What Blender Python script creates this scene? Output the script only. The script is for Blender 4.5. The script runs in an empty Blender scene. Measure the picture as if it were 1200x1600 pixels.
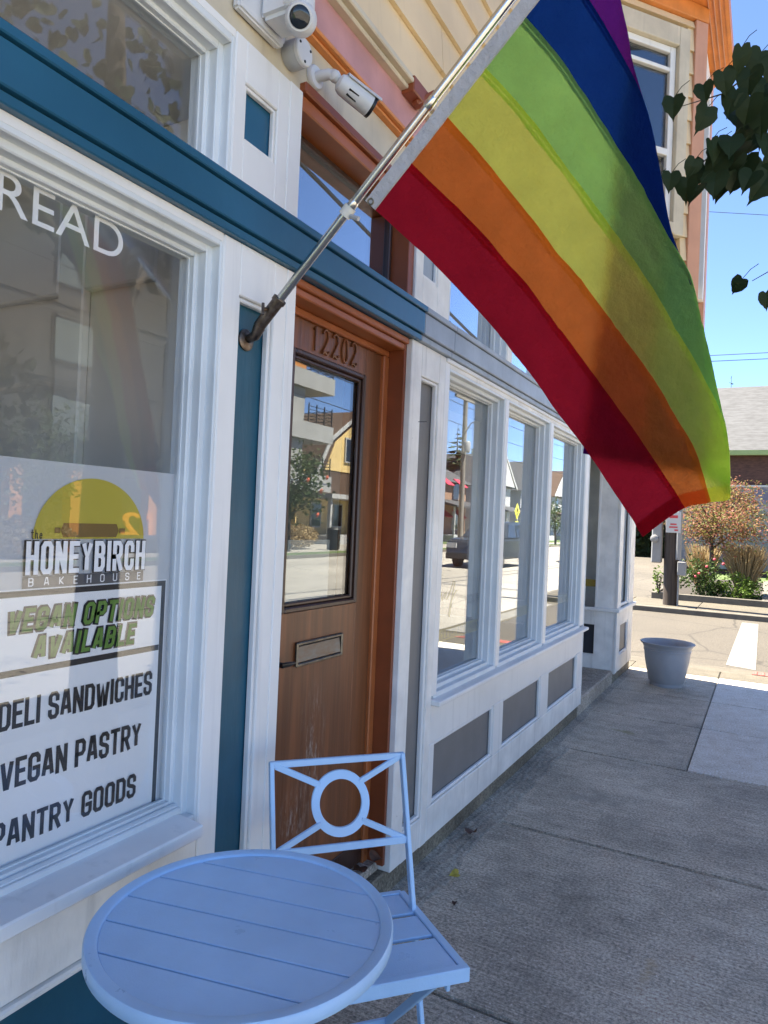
import bpy, bmesh, math, random
from mathutils import Vector, Matrix, noise
R = math.radians
rnd = random.Random(7)
sc = bpy.context.scene
col = sc.collection

# ------------------------------------------------------------------ camera
FPX = 1100.0
YAW, PIT, ROL = R(28.614), R(0.66), R(2.5)
CAM = Vector((1.26, 0.0, 1.50))
_f = Vector((-math.sin(YAW)*math.cos(PIT), math.cos(YAW)*math.cos(PIT), math.sin(PIT)))
_r0 = Vector((math.cos(YAW), math.sin(YAW), 0)); _u0 = _r0.cross(_f)
_r = _r0*math.cos(ROL) + _u0*math.sin(ROL)
_u = -_r0*math.sin(ROL) + _u0*math.cos(ROL)
cd = bpy.data.cameras.new('camera'); cam = bpy.data.objects.new('camera', cd); col.objects.link(cam)
cd.sensor_fit = 'HORIZONTAL'; cd.sensor_width = 36; cd.lens = 36*FPX/1200
cd.clip_start = 0.05; cd.clip_end = 3000
cam.matrix_world = Matrix(((_r.x, _u.x, -_f.x, CAM.x), (_r.y, _u.y, -_f.y, CAM.y), (_r.z, _u.z, -_f.z, CAM.z), (0, 0, 0, 1)))
sc.camera = cam
def ray(px, py): return _f + _r*((px-600)/FPX) - _u*((py-800)/FPX)
def at_y(px, py, Y): d = ray(px, py); return CAM + d*((Y-CAM.y)/d.y)

# ------------------------------------------------------------------ light
SUN_EL = R(60); SUN_AZ = Vector((-0.992, 0.125, 0))       # where the sun stands
w = bpy.data.worlds.new('World'); sc.world = w; w.use_nodes = True
nt = w.node_tree; bg = nt.nodes['Background']
sky = nt.nodes.new('ShaderNodeTexSky'); sky.sky_type = 'NISHITA'; sky.sun_disc = False
sky.sun_elevation = SUN_EL; sky.sun_rotation = math.atan2(SUN_AZ.x, SUN_AZ.y)
sky.air_density = 0.45; sky.dust_density = 0.0; sky.ozone_density = 3.0; sky.altitude = 200
nt.links.new(sky.outputs[0], bg.inputs[0]); bg.inputs[1].default_value = 0.09
sd = bpy.data.lights.new('sun', 'SUN'); sun = bpy.data.objects.new('sun', sd); col.objects.link(sun)
sd.energy = 5.0; sd.angle = R(0.53); sd.color = (1.0, 0.91, 0.76)
sdir = Vector((SUN_AZ.x*math.cos(SUN_EL), SUN_AZ.y*math.cos(SUN_EL), math.sin(SUN_EL)))
sun.rotation_euler = sdir.to_track_quat('Z', 'Y').to_euler(); sun.location = (-20, 5, 30)
sc.view_settings.view_transform = 'Standard'; sc.view_settings.look = 'None'
sc.view_settings.exposure = 2.60; sc.view_settings.gamma = 1
sc.view_settings.use_curve_mapping = False
sc.render.engine = 'CYCLES'
sc.cycles.max_bounces = 7; sc.cycles.transparent_max_bounces = 14; sc.cycles.glossy_bounces = 4
sc.cycles.caustics_reflective = False; sc.cycles.caustics_refractive = False

# ------------------------------------------------------------------ mesh helpers
class MB:
    def __init__(s): s.v = []; s.f = []
    def add(s, vs, fs):
        n = len(s.v); s.v += [tuple(v) for v in vs]; s.f += [tuple(i+n for i in f) for f in fs]; return s
    def box(s, x0, x1, y0, y1, z0, z1):
        return s.hexa([(x0,y0,z0),(x1,y0,z0),(x1,y1,z0),(x0,y1,z0),(x0,y0,z1),(x1,y0,z1),(x1,y1,z1),(x0,y1,z1)])
    def hexa(s, p):
        return s.add(p, [(3,2,1,0),(4,5,6,7),(0,1,5,4),(1,2,6,5),(2,3,7,6),(3,0,4,7)])
    def bar(s, a, b, wd, th, up=(0,0,1)):
        a, b = Vector(a), Vector(b); d = (b-a).normalized(); u = Vector(up)
        if abs(d.dot(u)) > .98: u = Vector((1,0,0))
        sd_ = d.cross(u).normalized(); u = sd_.cross(d).normalized()
        p = []
        for e in (a, b):
            p += [e - sd_*wd/2 - u*th/2, e + sd_*wd/2 - u*th/2, e + sd_*wd/2 + u*th/2, e - sd_*wd/2 + u*th/2]
        return s.add(p, [(0,1,2,3),(7,6,5,4),(0,4,5,1),(1,5,6,2),(2,6,7,3),(3,7,4,0)])
    def tube(s, pts, r, n=8, cap=True):
        pts = [Vector(p) for p in pts]; rs = r if isinstance(r, (list, tuple)) else [r]*len(pts)
        base = len(s.v); prev = None
        for i, p in enumerate(pts):
            d = (pts[min(i+1, len(pts)-1)] - pts[max(i-1, 0)]).normalized()
            if prev is None:
                a = d.orthogonal().normalized()
            else:
                a = (prev - d*prev.dot(d)).normalized()
            prev = a; b = d.cross(a)
            for k in range(n):
                t = 2*math.pi*k/n
                s.v.append(tuple(p + (a*math.cos(t) + b*math.sin(t))*rs[i]))
        for i in range(len(pts)-1):
            for k in range(n):
                k2 = (k+1) % n
                s.f.append((base+i*n+k, base+i*n+k2, base+(i+1)*n+k2, base+(i+1)*n+k))
        if cap:
            s.f.append(tuple(base+k for k in reversed(range(n))))
            s.f.append(tuple(base+(len(pts)-1)*n+k for k in range(n)))
        return s
    def lathe(s, c, prof, n=32, axis=(0,0,1)):
        ax = Vector(axis).normalized(); a = ax.orthogonal().normalized(); b = ax.cross(a); c = Vector(c); base = len(s.v)
        for (r_, h) in prof:
            for k in range(n):
                t = 2*math.pi*k/n
                s.v.append(tuple(c + ax*h + (a*math.cos(t) + b*math.sin(t))*r_))
        m = len(prof)
        for i in range(m-1):
            for k in range(n):
                k2 = (k+1) % n
                s.f.append((base+i*n+k, base+i*n+k2, base+(i+1)*n+k2, base+(i+1)*n+k))
        s.f.append(tuple(base+k for k in reversed(range(n)))); s.f.append(tuple(base+(m-1)*n+k for k in range(n)))
        return s
    def extrude(s, poly, vec):
        n = len(poly); v = Vector(vec); p = [Vector(q) for q in poly]
        return s.add(p + [q+v for q in p], [tuple(reversed(range(n))), tuple(range(n, 2*n))] + [(i, (i+1) % n, n+(i+1) % n, n+i) for i in range(n)])
    def ring(s, x0, x1, y0, y1, z0, z1, w_):          # rectangular frame in a plane X = const, bars of width w_
        s.box(x0, x1, y0, y0+w_, z0, z1); s.box(x0, x1, y1-w_, y1, z0, z1)
        s.box(x0, x1, y0+w_, y1-w_, z0, z0+w_); return s.box(x0, x1, y0+w_, y1-w_, z1-w_, z1)

LOC = {}
def _props(o, label=None, cat=None, group=None, kind=None):
    if label: o['label'] = label
    if cat: o['category'] = cat
    if group: o['group'] = group
    if kind: o['kind'] = kind
def thing(name, label, cat, loc=(0,0,0), group=None, kind=None):
    o = bpy.data.objects.new(name, None); col.objects.link(o); o.location = loc; o.empty_display_size = .1
    LOC[o] = Vector(loc); _props(o, label, cat, group, kind); return o
def build(name, mb, mat, parent=None, bevel=0, smooth=False, seg=1, label=None, cat=None, group=None, kind=None):
    loc = LOC[parent] if parent else Vector((0,0,0))
    me = bpy.data.meshes.new(name)
    me.from_pydata([(v[0]-loc.x, v[1]-loc.y, v[2]-loc.z) for v in mb.v], [], mb.f); me.validate()
    bm = bmesh.new(); bm.from_mesh(me)
    bmesh.ops.recalc_face_normals(bm, faces=bm.faces)
    if bevel: bmesh.ops.bevel(bm, geom=bm.edges[:], offset=bevel, segments=seg, affect='EDGES', clamp_overlap=True)
    bm.to_mesh(me); bm.free()
    if smooth:
        me.polygons.foreach_set('use_smooth', [True]*len(me.polygons))
        if smooth != 'full':
            try: me.set_sharp_from_angle(angle=R(40))
            except Exception: pass
    me.materials.append(mat)
    o = bpy.data.objects.new(name, me); col.objects.link(o)
    if parent: o.parent = parent
    LOC[o] = loc; _props(o, label, cat, group, kind); return o
def struct(name, mb, mat, **k): return build(name, mb, mat, kind='structure', **k)
def BX(*a): return MB().box(*a)

# ------------------------------------------------------------------ materials
def new_mat(name):
    m = bpy.data.materials.new(name); m.use_nodes = True; n = m.node_tree
    return m, n, n.nodes['Principled BSDF'], n.nodes['Material Output']
def _pos(n, scale=(1,1,1)):
    g = n.nodes.new('ShaderNodeNewGeometry'); mp = n.nodes.new('ShaderNodeMapping'); mp.inputs['Scale'].default_value = scale
    n.links.new(g.outputs['Position'], mp.inputs['Vector']); return mp.outputs[0]
def _noise(n, scale, stretch=(1,1,1), detail=4, rough=.55):
    t = n.nodes.new('ShaderNodeTexNoise'); t.inputs['Scale'].default_value = scale; t.inputs['Detail'].default_value = detail; t.inputs['Roughness'].default_value = rough
    n.links.new(_pos(n, stretch), t.inputs['Vector']); return t.outputs[0]
def _ramp(n, src, a, b, ca=(0,0,0,1), cb=(1,1,1,1)):
    r = n.nodes.new('ShaderNodeValToRGB'); r.color_ramp.elements[0].position = a; r.color_ramp.elements[1].position = b
    r.color_ramp.elements[0].color = ca; r.color_ramp.elements[1].color = cb
    n.links.new(src, r.inputs[0]); return r.outputs[0]
def _mix(n, fac, a, b, mode='MIX'):
    m = n.nodes.new('ShaderNodeMix'); m.data_type = 'RGBA'; m.blend_type = mode
    if isinstance(fac, (int, float)): m.inputs[0].default_value = fac
    else: n.links.new(fac, m.inputs[0])
    for i, c in ((6, a), (7, b)):
        if isinstance(c, tuple): m.inputs[i].default_value = (*c[:3], 1)
        else: n.links.new(c, m.inputs[i])
    return m.outputs[2]
def _bump(n, p, src, st, dist=.01):
    b = n.nodes.new('ShaderNodeBump'); b.inputs['Strength'].default_value = st; b.inputs['Distance'].default_value = dist
    n.links.new(src, b.inputs['Height']); n.links.new(b.outputs[0], p.inputs['Normal'])
def pm(name, c, rough=.5, var=.15, scale=5, stretch=(1,1,1), c2=None, bump=0, bscale=40, bst=(1,1,1), metal=0, streak=0, spec=.5, chips=0):
    m, n, p, o = new_mat(name)
    c2 = c2 or tuple(max(0, x*(1-var*2)) for x in c)
    out = _mix(n, _ramp(n, _noise(n, scale, stretch), .35, .7), c2, c)
    if streak:
        s_ = _ramp(n, _noise(n, 1, (22, 22, 1.3), 5), .58, .78)
        mm = n.nodes.new('ShaderNodeMath'); mm.operation = 'MULTIPLY'; mm.inputs[1].default_value = streak; n.links.new(s_, mm.inputs[0])
        out = _mix(n, mm.outputs[0], out, tuple(x*.45 for x in c))
    if chips:
        cm = _ramp(n, _noise(n, 26, (1,1,1), 6, .7), .70, .725); out = _mix(n, cm, out, (.20,.18,.15))
        gr = _ramp(n, _noise(n, 3.5, (1,1,.4), 5, .7), .55, .85, (0,0,0,1), (.35,.35,.35,1)); out = _mix(n, gr, out, tuple(x*.55 for x in c))
    n.links.new(out, p.inputs['Base Color'])
    p.inputs['Roughness'].default_value = rough; p.inputs['Metallic'].default_value = metal; p.inputs['Specular IOR Level'].default_value = spec
    if bump: _bump(n, p, _noise(n, bscale, bst, 4), bump)
    return m
M = {}
M['white'] = pm('white_paint', (.84,.825,.79), .42, .05, 3, streak=.30, bump=.10, bscale=30, bst=(1,1,.25))
M['white_old'] = pm('weathered_white_paint', (.90,.875,.82), .5, .10, 6, streak=.55, chips=1, bump=.25, bscale=40, bst=(1,1,.3))
M['white_gloss'] = pm('sash_paint', (.74,.77,.77), .35, .06, 4, streak=.2)
M['cream'] = pm('cream_paint', (.66,.58,.43), .5, .10, 5, streak=.35, bump=.1)
M['siding'] = pm('yellow_siding_paint', (.78,.61,.37), .5, .07, 2.5, streak=.18, bump=.15, bscale=25, bst=(1,.2,1))
M['pink'] = pm('pink_paint', (.58,.30,.29), .5, .10, 6, streak=.25)
M['tan_trim'] = pm('tan_orange_trim', (.62,.32,.20), .5, .06, 5, streak=.1)
M['orange'] = pm('orange_paint', (.74,.26,.06), .42, .10, 8, streak=.25)
M['rust'] = pm('rust_brown_paint', (.26,.066,.021), .42, .12, 6, streak=.25)
M['rust_light'] = pm('rust_orange_moulding', (.42,.125,.036), .38, .12, 6)
M['teal'] = pm('teal_paint', (.016,.10,.155), .38, .12, 4, streak=.18, bump=.15, bscale=35, bst=(1,1,.2))
M['blue_band'] = pm('blue_band_paint', (.022,.115,.20), .26, .12, 2, streak=.12, bump=.06)
M['grey_band'] = pm('grey_band_paint', (.38,.43,.49), .45, .12, 5, streak=.35, bump=.1)
M['grey_panel'] = pm('grey_panel_paint', (.20,.195,.19), .5, .10, 4, streak=.2, bump=.05)
M['dark_panel'] = pm('slate_panel_paint', (.03,.035,.045), .45, .1, 4)
M['wood'] = pm('brown_door_wood', (.235,.083,.030), .38, .2, 1, (34,34,1.6), c2=(.125,.043,.015), bump=.12, bscale=1, bst=(90,90,3))
def scuffed(m, y0, y1, z0, z1, c):
    n = m.node_tree; p = n.nodes['Principled BSDF']; src = p.inputs['Base Color'].links[0].from_socket
    g = n.nodes.new('ShaderNodeNewGeometry'); sp = n.nodes.new('ShaderNodeSeparateXYZ'); n.links.new(g.outputs['Position'], sp.inputs[0])
    def band_(o, a, b):
        q = n.nodes.new('ShaderNodeMapRange'); q.interpolation_type = 'SMOOTHSTEP'; n.links.new(o, q.inputs[0]); mid = (a+b)/2
        d = n.nodes.new('ShaderNodeMath'); d.operation = 'SUBTRACT'; n.links.new(o, d.inputs[0]); d.inputs[1].default_value = mid
        e = n.nodes.new('ShaderNodeMath'); e.operation = 'ABSOLUTE'; n.links.new(d.outputs[0], e.inputs[0]); n.links.new(e.outputs[0], q.inputs[0])
        q.inputs[1].default_value = (b-a)/2; q.inputs[2].default_value = 0; q.inputs[3].default_value = 0; q.inputs[4].default_value = 1; return q.outputs[0]
    k = n.nodes.new('ShaderNodeMath'); k.operation = 'MULTIPLY'; n.links.new(band_(sp.outputs[1], y0, y1), k.inputs[0]); n.links.new(band_(sp.outputs[2], z0, z1), k.inputs[1])
    k2 = n.nodes.new('ShaderNodeMath'); k2.operation = 'MULTIPLY'; n.links.new(k.outputs[0], k2.inputs[0]); n.links.new(_ramp(n, _noise(n, 1, (90,90,16), 6, .7), .50, .66), k2.inputs[1])
    n.links.new(_mix(n, k2.outputs[0], src, c), p.inputs['Base Color'])
scuffed(M['wood'], 1.96, 2.16, .35, .98, (.42,.34,.28)); scuffed(M['wood'], 1.85, 2.05, .3, .62, (.40,.33,.28))
M['wood_dark'] = pm('dark_door_moulding', (.06,.026,.016), .35, .2, 1, (60,60,3), bump=.1, bscale=1, bst=(80,80,4))
M['brass'] = pm('tarnished_brass', (.22,.19,.14), .35, .3, 30, c2=(.10,.095,.085), metal=.8)
M['slot_metal'] = pm('worn_mail_flap', (.17,.18,.19), .42, .3, 1, (20,20,60), c2=(.16,.12,.09), metal=.7)
M['black'] = pm('black_plastic', (.012,.012,.013), .35, .1, 10)
M['steel'] = pm('brushed_steel', (.55,.54,.52), .22, .08, 1, (80,80,80), metal=1)
M['bracket_metal'] = pm('weathered_bracket_metal', (.20,.16,.13), .38, .3, 60, c2=(.08,.055,.04), metal=.9)
M['dark_metal'] = pm('dark_metal', (.03,.03,.03), .4, .2, 20, metal=.5)
M['cam_white'] = pm('camera_housing', (.70,.70,.69), .35, .05, 10)
M['cam_grey'] = pm('junction_box_grey', (.45,.46,.47), .4, .08, 10)
M['furn'] = pm('powder_blue_metal', (.48,.70,.94), .38, .05, 7, bump=.10, bscale=260)
scuff_n = M['furn'].node_tree; _p = scuff_n.nodes['Principled BSDF']; _src = _p.inputs['Base Color'].links[0].from_socket
scuff_n.links.new(_mix(scuff_n, _ramp(scuff_n, _noise(scuff_n, 55, (1,1,1), 7, .75), .69, .72, (0,0,0,1), (.6,.6,.6,1)), _src, (.30,.36,.48)), _p.inputs['Base Color'])
scuff_n.links.new(_ramp(scuff_n, _noise(scuff_n, 12, (1,1,1), 6, .7), .3, .7, (.26,.26,.26,1), (.5,.5,.5,1)), _p.inputs['Roughness'])
M['furn_groove_shade'] = pm('table_groove_shade', (.05,.10,.25), .5, .05, 3)  # darker furniture blue, shade of the slat gaps put into the colour
M['film'] = None
M['cable'] = pm('black_cable', (.02,.02,.02), .5, .1, 4)
M['interior'] = pm('interior_grey_wall', (.82,.77,.69), .6, .06, 2)
M['interior_floor'] = pm('interior_floor', (.35,.32,.28), .5, .1, 3)
M['pot'] = pm('grey_planter_plastic', (.36,.36,.375), .5, .06, 5, streak=.1)
M['soil'] = pm('potting_soil', (.05,.04,.03), .9, .3, 30, bump=.5, bscale=80)
M['roof_shingle'] = pm('grey_roof_shingles', (.074,.077,.084), .8, .2, 1, (3,3,14), bump=.4, bscale=1, bst=(6,6,18))
M['brown_shingle'] = pm('brown_roof_shingles', (.11,.065,.04), .8, .2, 1, (3,3,14), bump=.4, bscale=1, bst=(6,6,18))
M['bark'] = pm('tree_bark', (.09,.068,.052), .85, .3, 1, (18,18,4), bump=.6, bscale=1, bst=(26,26,5))
M['pole_wood'] = pm('dark_creosote_wood', (.075,.055,.042), .8, .3, 1, (26,26,1.5), bump=.4, bscale=1, bst=(40,40,2))
M['pole_grey'] = pm('weathered_pole_wood', (.24,.22,.19), .8, .2, 1, (26,26,1.5))
M['box_grey'] = pm('utility_box_grey', (.27,.27,.27), .4, .06, 6)
M['conduit'] = pm('grey_conduit', (.25,.25,.25), .4, .06, 6)
M['sign_white'] = pm('sign_white', (.50,.50,.49), .35, .02, 4)
M['sign_red'] = pm('sign_red', (.55,.04,.05), .4, .05, 4)
M['sign_yellow'] = pm('sign_yellow', (.75,.70,.03), .35, .03, 4)
M['paint_line'] = pm('road_paint', (.24,.23,.21), .6, .18, 9, c2=(.15,.14,.125))
M['tactile'] = pm('tactile_brick_red', (.34,.10,.08), .7, .15, 9)
M['brick_far'] = pm('brick_brown', (.11,.05,.04), .8, .3, 1, (5,5,16), c2=(.055,.026,.022))
M['green_fascia'] = pm('green_fascia', (.30,.38,.14), .5, .08, 5)
M['hedge'] = pm('hedge_leaf', (.035,.055,.018), .7, .3, 8)
M['kerb'] = pm('kerb_concrete', (.15,.135,.11), .8, .15, 5, bump=.3)
M['apt_panel'] = pm('apartment_grey_panel', (.36,.36,.35), .6, .08, 1.5)
M['apt_dark'] = pm('apartment_dark_cladding', (.045,.042,.038), .6, .15, 3)
M['apt_orange'] = pm('cedar_orange_cladding', (.58,.24,.06), .5, .12, 1, (8,8,2))
M['apt_glass'] = pm('apartment_window_glass', (.14,.17,.16), .08, .1, 1)
M['yellow_house'] = pm('yellow_house_siding', (.66,.48,.20), .6, .05, 3)
M['white_house'] = pm('white_house_siding', (.42,.42,.41), .6, .05, 3)
M['grey_house'] = pm('grey_house_siding', (.40,.41,.41), .6, .05, 3)
M['brick_house'] = pm('tan_brick', (.36,.22,.15), .8, .2, 1, (6,6,14))
M['awning_red'] = pm('red_awning_cloth', (.50,.03,.07), .7, .06, 6)
M['dark_glass'] = pm('dark_window_glass', (.02,.025,.03), .06, .1, 1)
M['car_paint'] = pm('charcoal_car_paint', (.035,.042,.05), .18, .03, 2, spec=.7)
M['tyre'] = pm('tyre_rubber', (.015,.015,.015), .8, .1, 6)
M['rim'] = pm('wheel_alloy', (.40,.40,.41), .3, .05, 6, metal=.8)
M['bin_black'] = pm('bin_black', (.02,.02,.02), .5, .1, 6)
M['rack_green'] = pm('green_rack_paint', (.05,.22,.14), .4, .1, 6)
M['rack_red'] = pm('red_rack_paint', (.40,.05,.03), .4, .1, 6)
M['num_orange'] = pm('orange_numeral', (.75,.28,.05), .4, .05, 6)
M['dry_leaf'] = pm('dry_brown_leaf', (.12,.05,.025), .7, .3, 40)
M['yellow_leaf'] = pm('yellow_leaf', (.55,.42,.05), .6, .2, 40)
M['flower'] = pm('red_rose', (.60,.05,.08), .6, .2, 30)
M['orange_flag'] = pm('orange_bloom', (.70,.16,.08), .6, .2, 30)
M['vinyl_white'] = pm('white_vinyl', (.90,.90,.90), .5, .02, 3)
M['vinyl_black'] = pm('black_vinyl', (.016,.016,.02), .5, .05, 3)
M['vinyl_green'] = pm('green_vinyl', (.10,.22,.03), .5, .05, 3)
M['vinyl_yellow'] = pm('yellow_vinyl', (.55,.45,.05), .5, .05, 3)
M['vinyl_brown'] = pm('brown_vinyl', (.22,.13,.03), .5, .05, 3)
M['vinyl_gold'] = pm('gold_vinyl', (.50,.36,.05), .4, .1, 8)
M['vinyl_grey'] = pm('grey_vinyl', (.10,.10,.11), .5, .05, 3)
M['paper'] = pm('paper_notice', (.72,.70,.62), .7, .05, 8)

def leaf_mat(name, c, c2, trans=.35):
    m, n, p, o = new_mat(name)
    g = n.nodes.new('ShaderNodeNewGeometry')
    cc = _mix(n, g.outputs['Random Per Island'], c, c2)
    n.links.new(cc, p.inputs['Base Color']); p.inputs['Roughness'].default_value = .65; p.inputs['Specular IOR Level'].default_value = .25
    t = n.nodes.new('ShaderNodeBsdfTranslucent'); n.links.new(cc, t.inputs[0])
    mx = n.nodes.new('ShaderNodeMixShader'); mx.inputs[0].default_value = trans
    n.links.new(p.outputs[0], mx.inputs[1]); n.links.new(t.outputs[0], mx.inputs[2]); n.links.new(mx.outputs[0], o.inputs[0])
    return m
M['linden'] = leaf_mat('linden_leaf', (.009,.020,.005), (.016,.032,.008), .16)
M['crab'] = leaf_mat('crabapple_leaf', (.30,.10,.085), (.15,.18,.045), .4)
M['shrub'] = leaf_mat('shrub_leaf', (.025,.05,.012), (.055,.09,.018), .3)
M['lime'] = leaf_mat('groundcover_leaf', (.07,.125,.018), (.11,.17,.028), .35)
M['hedge'] = leaf_mat('hedge_leaf_mass', (.020,.032,.010), (.035,.055,.016), .2)
M['far_tree'] = leaf_mat('far_tree_leaf', (.045,.075,.025), (.08,.11,.035), .3)
M['conifer'] = leaf_mat('conifer_needle', (.03,.055,.03), (.05,.08,.04), .2)
M['straw'] = leaf_mat('feather_grass_blade', (.34,.255,.135), (.44,.34,.19), .3)
M['sun_bounce_lot'] = pm('sun_bounce_lot', (.36,.33,.28), .9, .15, 3, bump=.4, bscale=50)  # pale ground made up to throw sunlight back onto the shop walls
M['lawn'] = pm('lawn_grass', (.10,.15,.04), .9, .25, 3, bump=.5, bscale=60)

def glass_mat(name, tint, k, f0=.042):
    """clear pane: Schlick reflection on both faces, the rest passes through"""
    m, n, p, o = new_mat(name); n.nodes.remove(p)
    tr = n.nodes.new('ShaderNodeBsdfTransparent'); tr.inputs[0].default_value = (*tint, 1)
    gl = n.nodes.new('ShaderNodeBsdfGlossy'); gl.inputs['Roughness'].default_value = 0.0; gl.inputs['Color'].default_value = (.95,.97,1,1)
    bp_ = n.nodes.new('ShaderNodeBump'); bp_.inputs['Strength'].default_value = .012; bp_.inputs['Distance'].default_value = .02
    n.links.new(_noise(n, 2.2, (1,1,1), 1), bp_.inputs['Height']); n.links.new(bp_.outputs[0], gl.inputs['Normal'])
    g = n.nodes.new('ShaderNodeNewGeometry'); dp = n.nodes.new('ShaderNodeVectorMath'); dp.operation = 'DOT_PRODUCT'
    n.links.new(g.outputs['Incoming'], dp.inputs[0]); n.links.new(g.outputs['Normal'], dp.inputs[1])
    def mth(op, x, y=None, z=None):
        q = n.nodes.new('ShaderNodeMath'); q.operation = op
        for i, v in enumerate((x, y, z)):
            if v is None: continue
            if isinstance(v, (int, float)): q.inputs[i].default_value = v
            else: n.links.new(v, q.inputs[i])
        return q.outputs[0]
    c1 = mth('SUBTRACT', 1.0, mth('ABSOLUTE', dp.outputs['Value'])); p5 = mth('POWER', c1, 5.0)
    F = mth('MINIMUM', mth('MULTIPLY', mth('MULTIPLY_ADD', p5, 1-f0, f0), k), 1.0)
    mx = n.nodes.new('ShaderNodeMixShader'); n.links.new(F, mx.inputs[0])
    n.links.new(tr.outputs[0], mx.inputs[1]); n.links.new(gl.outputs[0], mx.inputs[2]); n.links.new(mx.outputs[0], o.inputs[0])
    return m
M['glass'] = glass_mat('window_glass', (.985,.99,.99), 1.25)
M['glass_coated'] = glass_mat('coated_window_glass', (.85,.88,.88), 1.7, .07)
M['glass_sky'] = glass_mat('reflective_transom_glass', (.6,.62,.64), 3.6, .10)
def film_mat():
    m, n, p, o = new_mat('frosted_window_film'); n.nodes.remove(p)
    d = n.nodes.new('ShaderNodeBsdfDiffuse'); d.inputs[0].default_value = (.80,.81,.82,1)
    tl = n.nodes.new('ShaderNodeBsdfTranslucent'); tl.inputs[0].default_value = (.8,.8,.8,1)
    tr = n.nodes.new('ShaderNodeBsdfTransparent')
    a = n.nodes.new('ShaderNodeMixShader'); a.inputs[0].default_value = .3
    b = n.nodes.new('ShaderNodeMixShader'); b.inputs[0].default_value = .16
    n.links.new(d.outputs[0], a.inputs[1]); n.links.new(tl.outputs[0], a.inputs[2])
    n.links.new(a.outputs[0], b.inputs[1]); n.links.new(tr.outputs[0], b.inputs[2]); n.links.new(b.outputs[0], o.inputs[0])
    return m
M['film'] = film_mat()
def cloth_mat(name, c, tr=.84):
    m, n, p, o = new_mat(name); n.nodes.remove(p)
    g = n.nodes.new('ShaderNodeNewGeometry')
    nz = _ramp(n, _noise(n, 9, (1,1,1), 5), .3, .75)
    cc = _mix(n, nz, tuple(x*.82 for x in c), c)
    d = n.nodes.new('ShaderNodeBsdfDiffuse'); t = n.nodes.new('ShaderNodeBsdfTranslucent')
    n.links.new(cc, d.inputs[0]); n.links.new(cc, t.inputs[0])
    bp = n.nodes.new('ShaderNodeBump'); bp.inputs['Strength'].default_value = .8; bp.inputs['Distance'].default_value = .014
    n.links.new(_noise(n, 26, (1,1,1), 5, .65), bp.inputs['Height'])
    n.links.new(bp.outputs[0], d.inputs['Normal']); n.links.new(bp.outputs[0], t.inputs['Normal'])
    mx = n.nodes.new('ShaderNodeMixShader'); mx.inputs[0].default_value = tr
    n.links.new(d.outputs[0], mx.inputs[1]); n.links.new(t.outputs[0], mx.inputs[2]); n.links.new(mx.outputs[0], o.inputs[0])
    return m
FLAGC = [('red', (.50,.018,.040)), ('orange', (.93,.24,.05)), ('yellow', (.96,.95,.17)), ('green', (.46,.85,.20)), ('blue', (.012,.062,.30)), ('violet', (.17,.022,.27))]
for nm, c in FLAGC: M['flag_'+nm] = cloth_mat('flag_cloth_'+nm, c)
M['flag_header'] = cloth_mat('flag_header_canvas', (.55,.55,.57), .2)

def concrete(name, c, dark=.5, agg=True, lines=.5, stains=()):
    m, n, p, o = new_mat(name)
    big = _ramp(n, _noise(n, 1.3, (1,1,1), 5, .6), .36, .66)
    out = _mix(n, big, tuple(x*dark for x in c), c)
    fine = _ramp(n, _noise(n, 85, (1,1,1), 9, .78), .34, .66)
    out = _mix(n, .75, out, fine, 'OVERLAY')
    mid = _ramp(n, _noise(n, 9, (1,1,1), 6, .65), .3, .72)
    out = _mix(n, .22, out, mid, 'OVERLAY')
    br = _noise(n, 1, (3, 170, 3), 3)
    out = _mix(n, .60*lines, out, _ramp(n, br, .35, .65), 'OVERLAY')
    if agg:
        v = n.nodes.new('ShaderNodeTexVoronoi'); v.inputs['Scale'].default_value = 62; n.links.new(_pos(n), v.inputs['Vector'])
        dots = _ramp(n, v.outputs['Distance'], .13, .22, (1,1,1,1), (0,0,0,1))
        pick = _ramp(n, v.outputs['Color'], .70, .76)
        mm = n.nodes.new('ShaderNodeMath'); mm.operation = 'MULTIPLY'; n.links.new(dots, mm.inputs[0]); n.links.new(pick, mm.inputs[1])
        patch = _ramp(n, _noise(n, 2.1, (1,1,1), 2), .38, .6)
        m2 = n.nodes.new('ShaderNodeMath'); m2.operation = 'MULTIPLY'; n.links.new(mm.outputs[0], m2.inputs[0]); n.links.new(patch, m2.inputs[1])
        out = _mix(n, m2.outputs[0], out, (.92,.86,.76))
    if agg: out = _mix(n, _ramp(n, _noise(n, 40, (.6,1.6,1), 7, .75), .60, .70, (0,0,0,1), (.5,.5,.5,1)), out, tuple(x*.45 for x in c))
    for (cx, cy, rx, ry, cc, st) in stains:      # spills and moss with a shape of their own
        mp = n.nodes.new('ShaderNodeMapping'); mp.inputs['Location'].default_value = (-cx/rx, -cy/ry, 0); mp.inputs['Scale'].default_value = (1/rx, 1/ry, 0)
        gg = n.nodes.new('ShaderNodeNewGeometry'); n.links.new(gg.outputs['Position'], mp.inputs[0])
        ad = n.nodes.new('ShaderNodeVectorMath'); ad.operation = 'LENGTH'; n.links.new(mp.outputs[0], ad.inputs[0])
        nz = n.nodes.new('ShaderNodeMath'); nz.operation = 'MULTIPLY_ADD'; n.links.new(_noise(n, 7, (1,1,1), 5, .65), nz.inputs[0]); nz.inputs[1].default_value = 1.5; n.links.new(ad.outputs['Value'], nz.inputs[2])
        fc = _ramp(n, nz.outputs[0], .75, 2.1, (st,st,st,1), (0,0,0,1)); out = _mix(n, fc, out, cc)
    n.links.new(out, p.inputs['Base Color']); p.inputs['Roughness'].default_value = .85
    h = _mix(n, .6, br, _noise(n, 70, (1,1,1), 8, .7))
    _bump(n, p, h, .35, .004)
    return m
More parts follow.
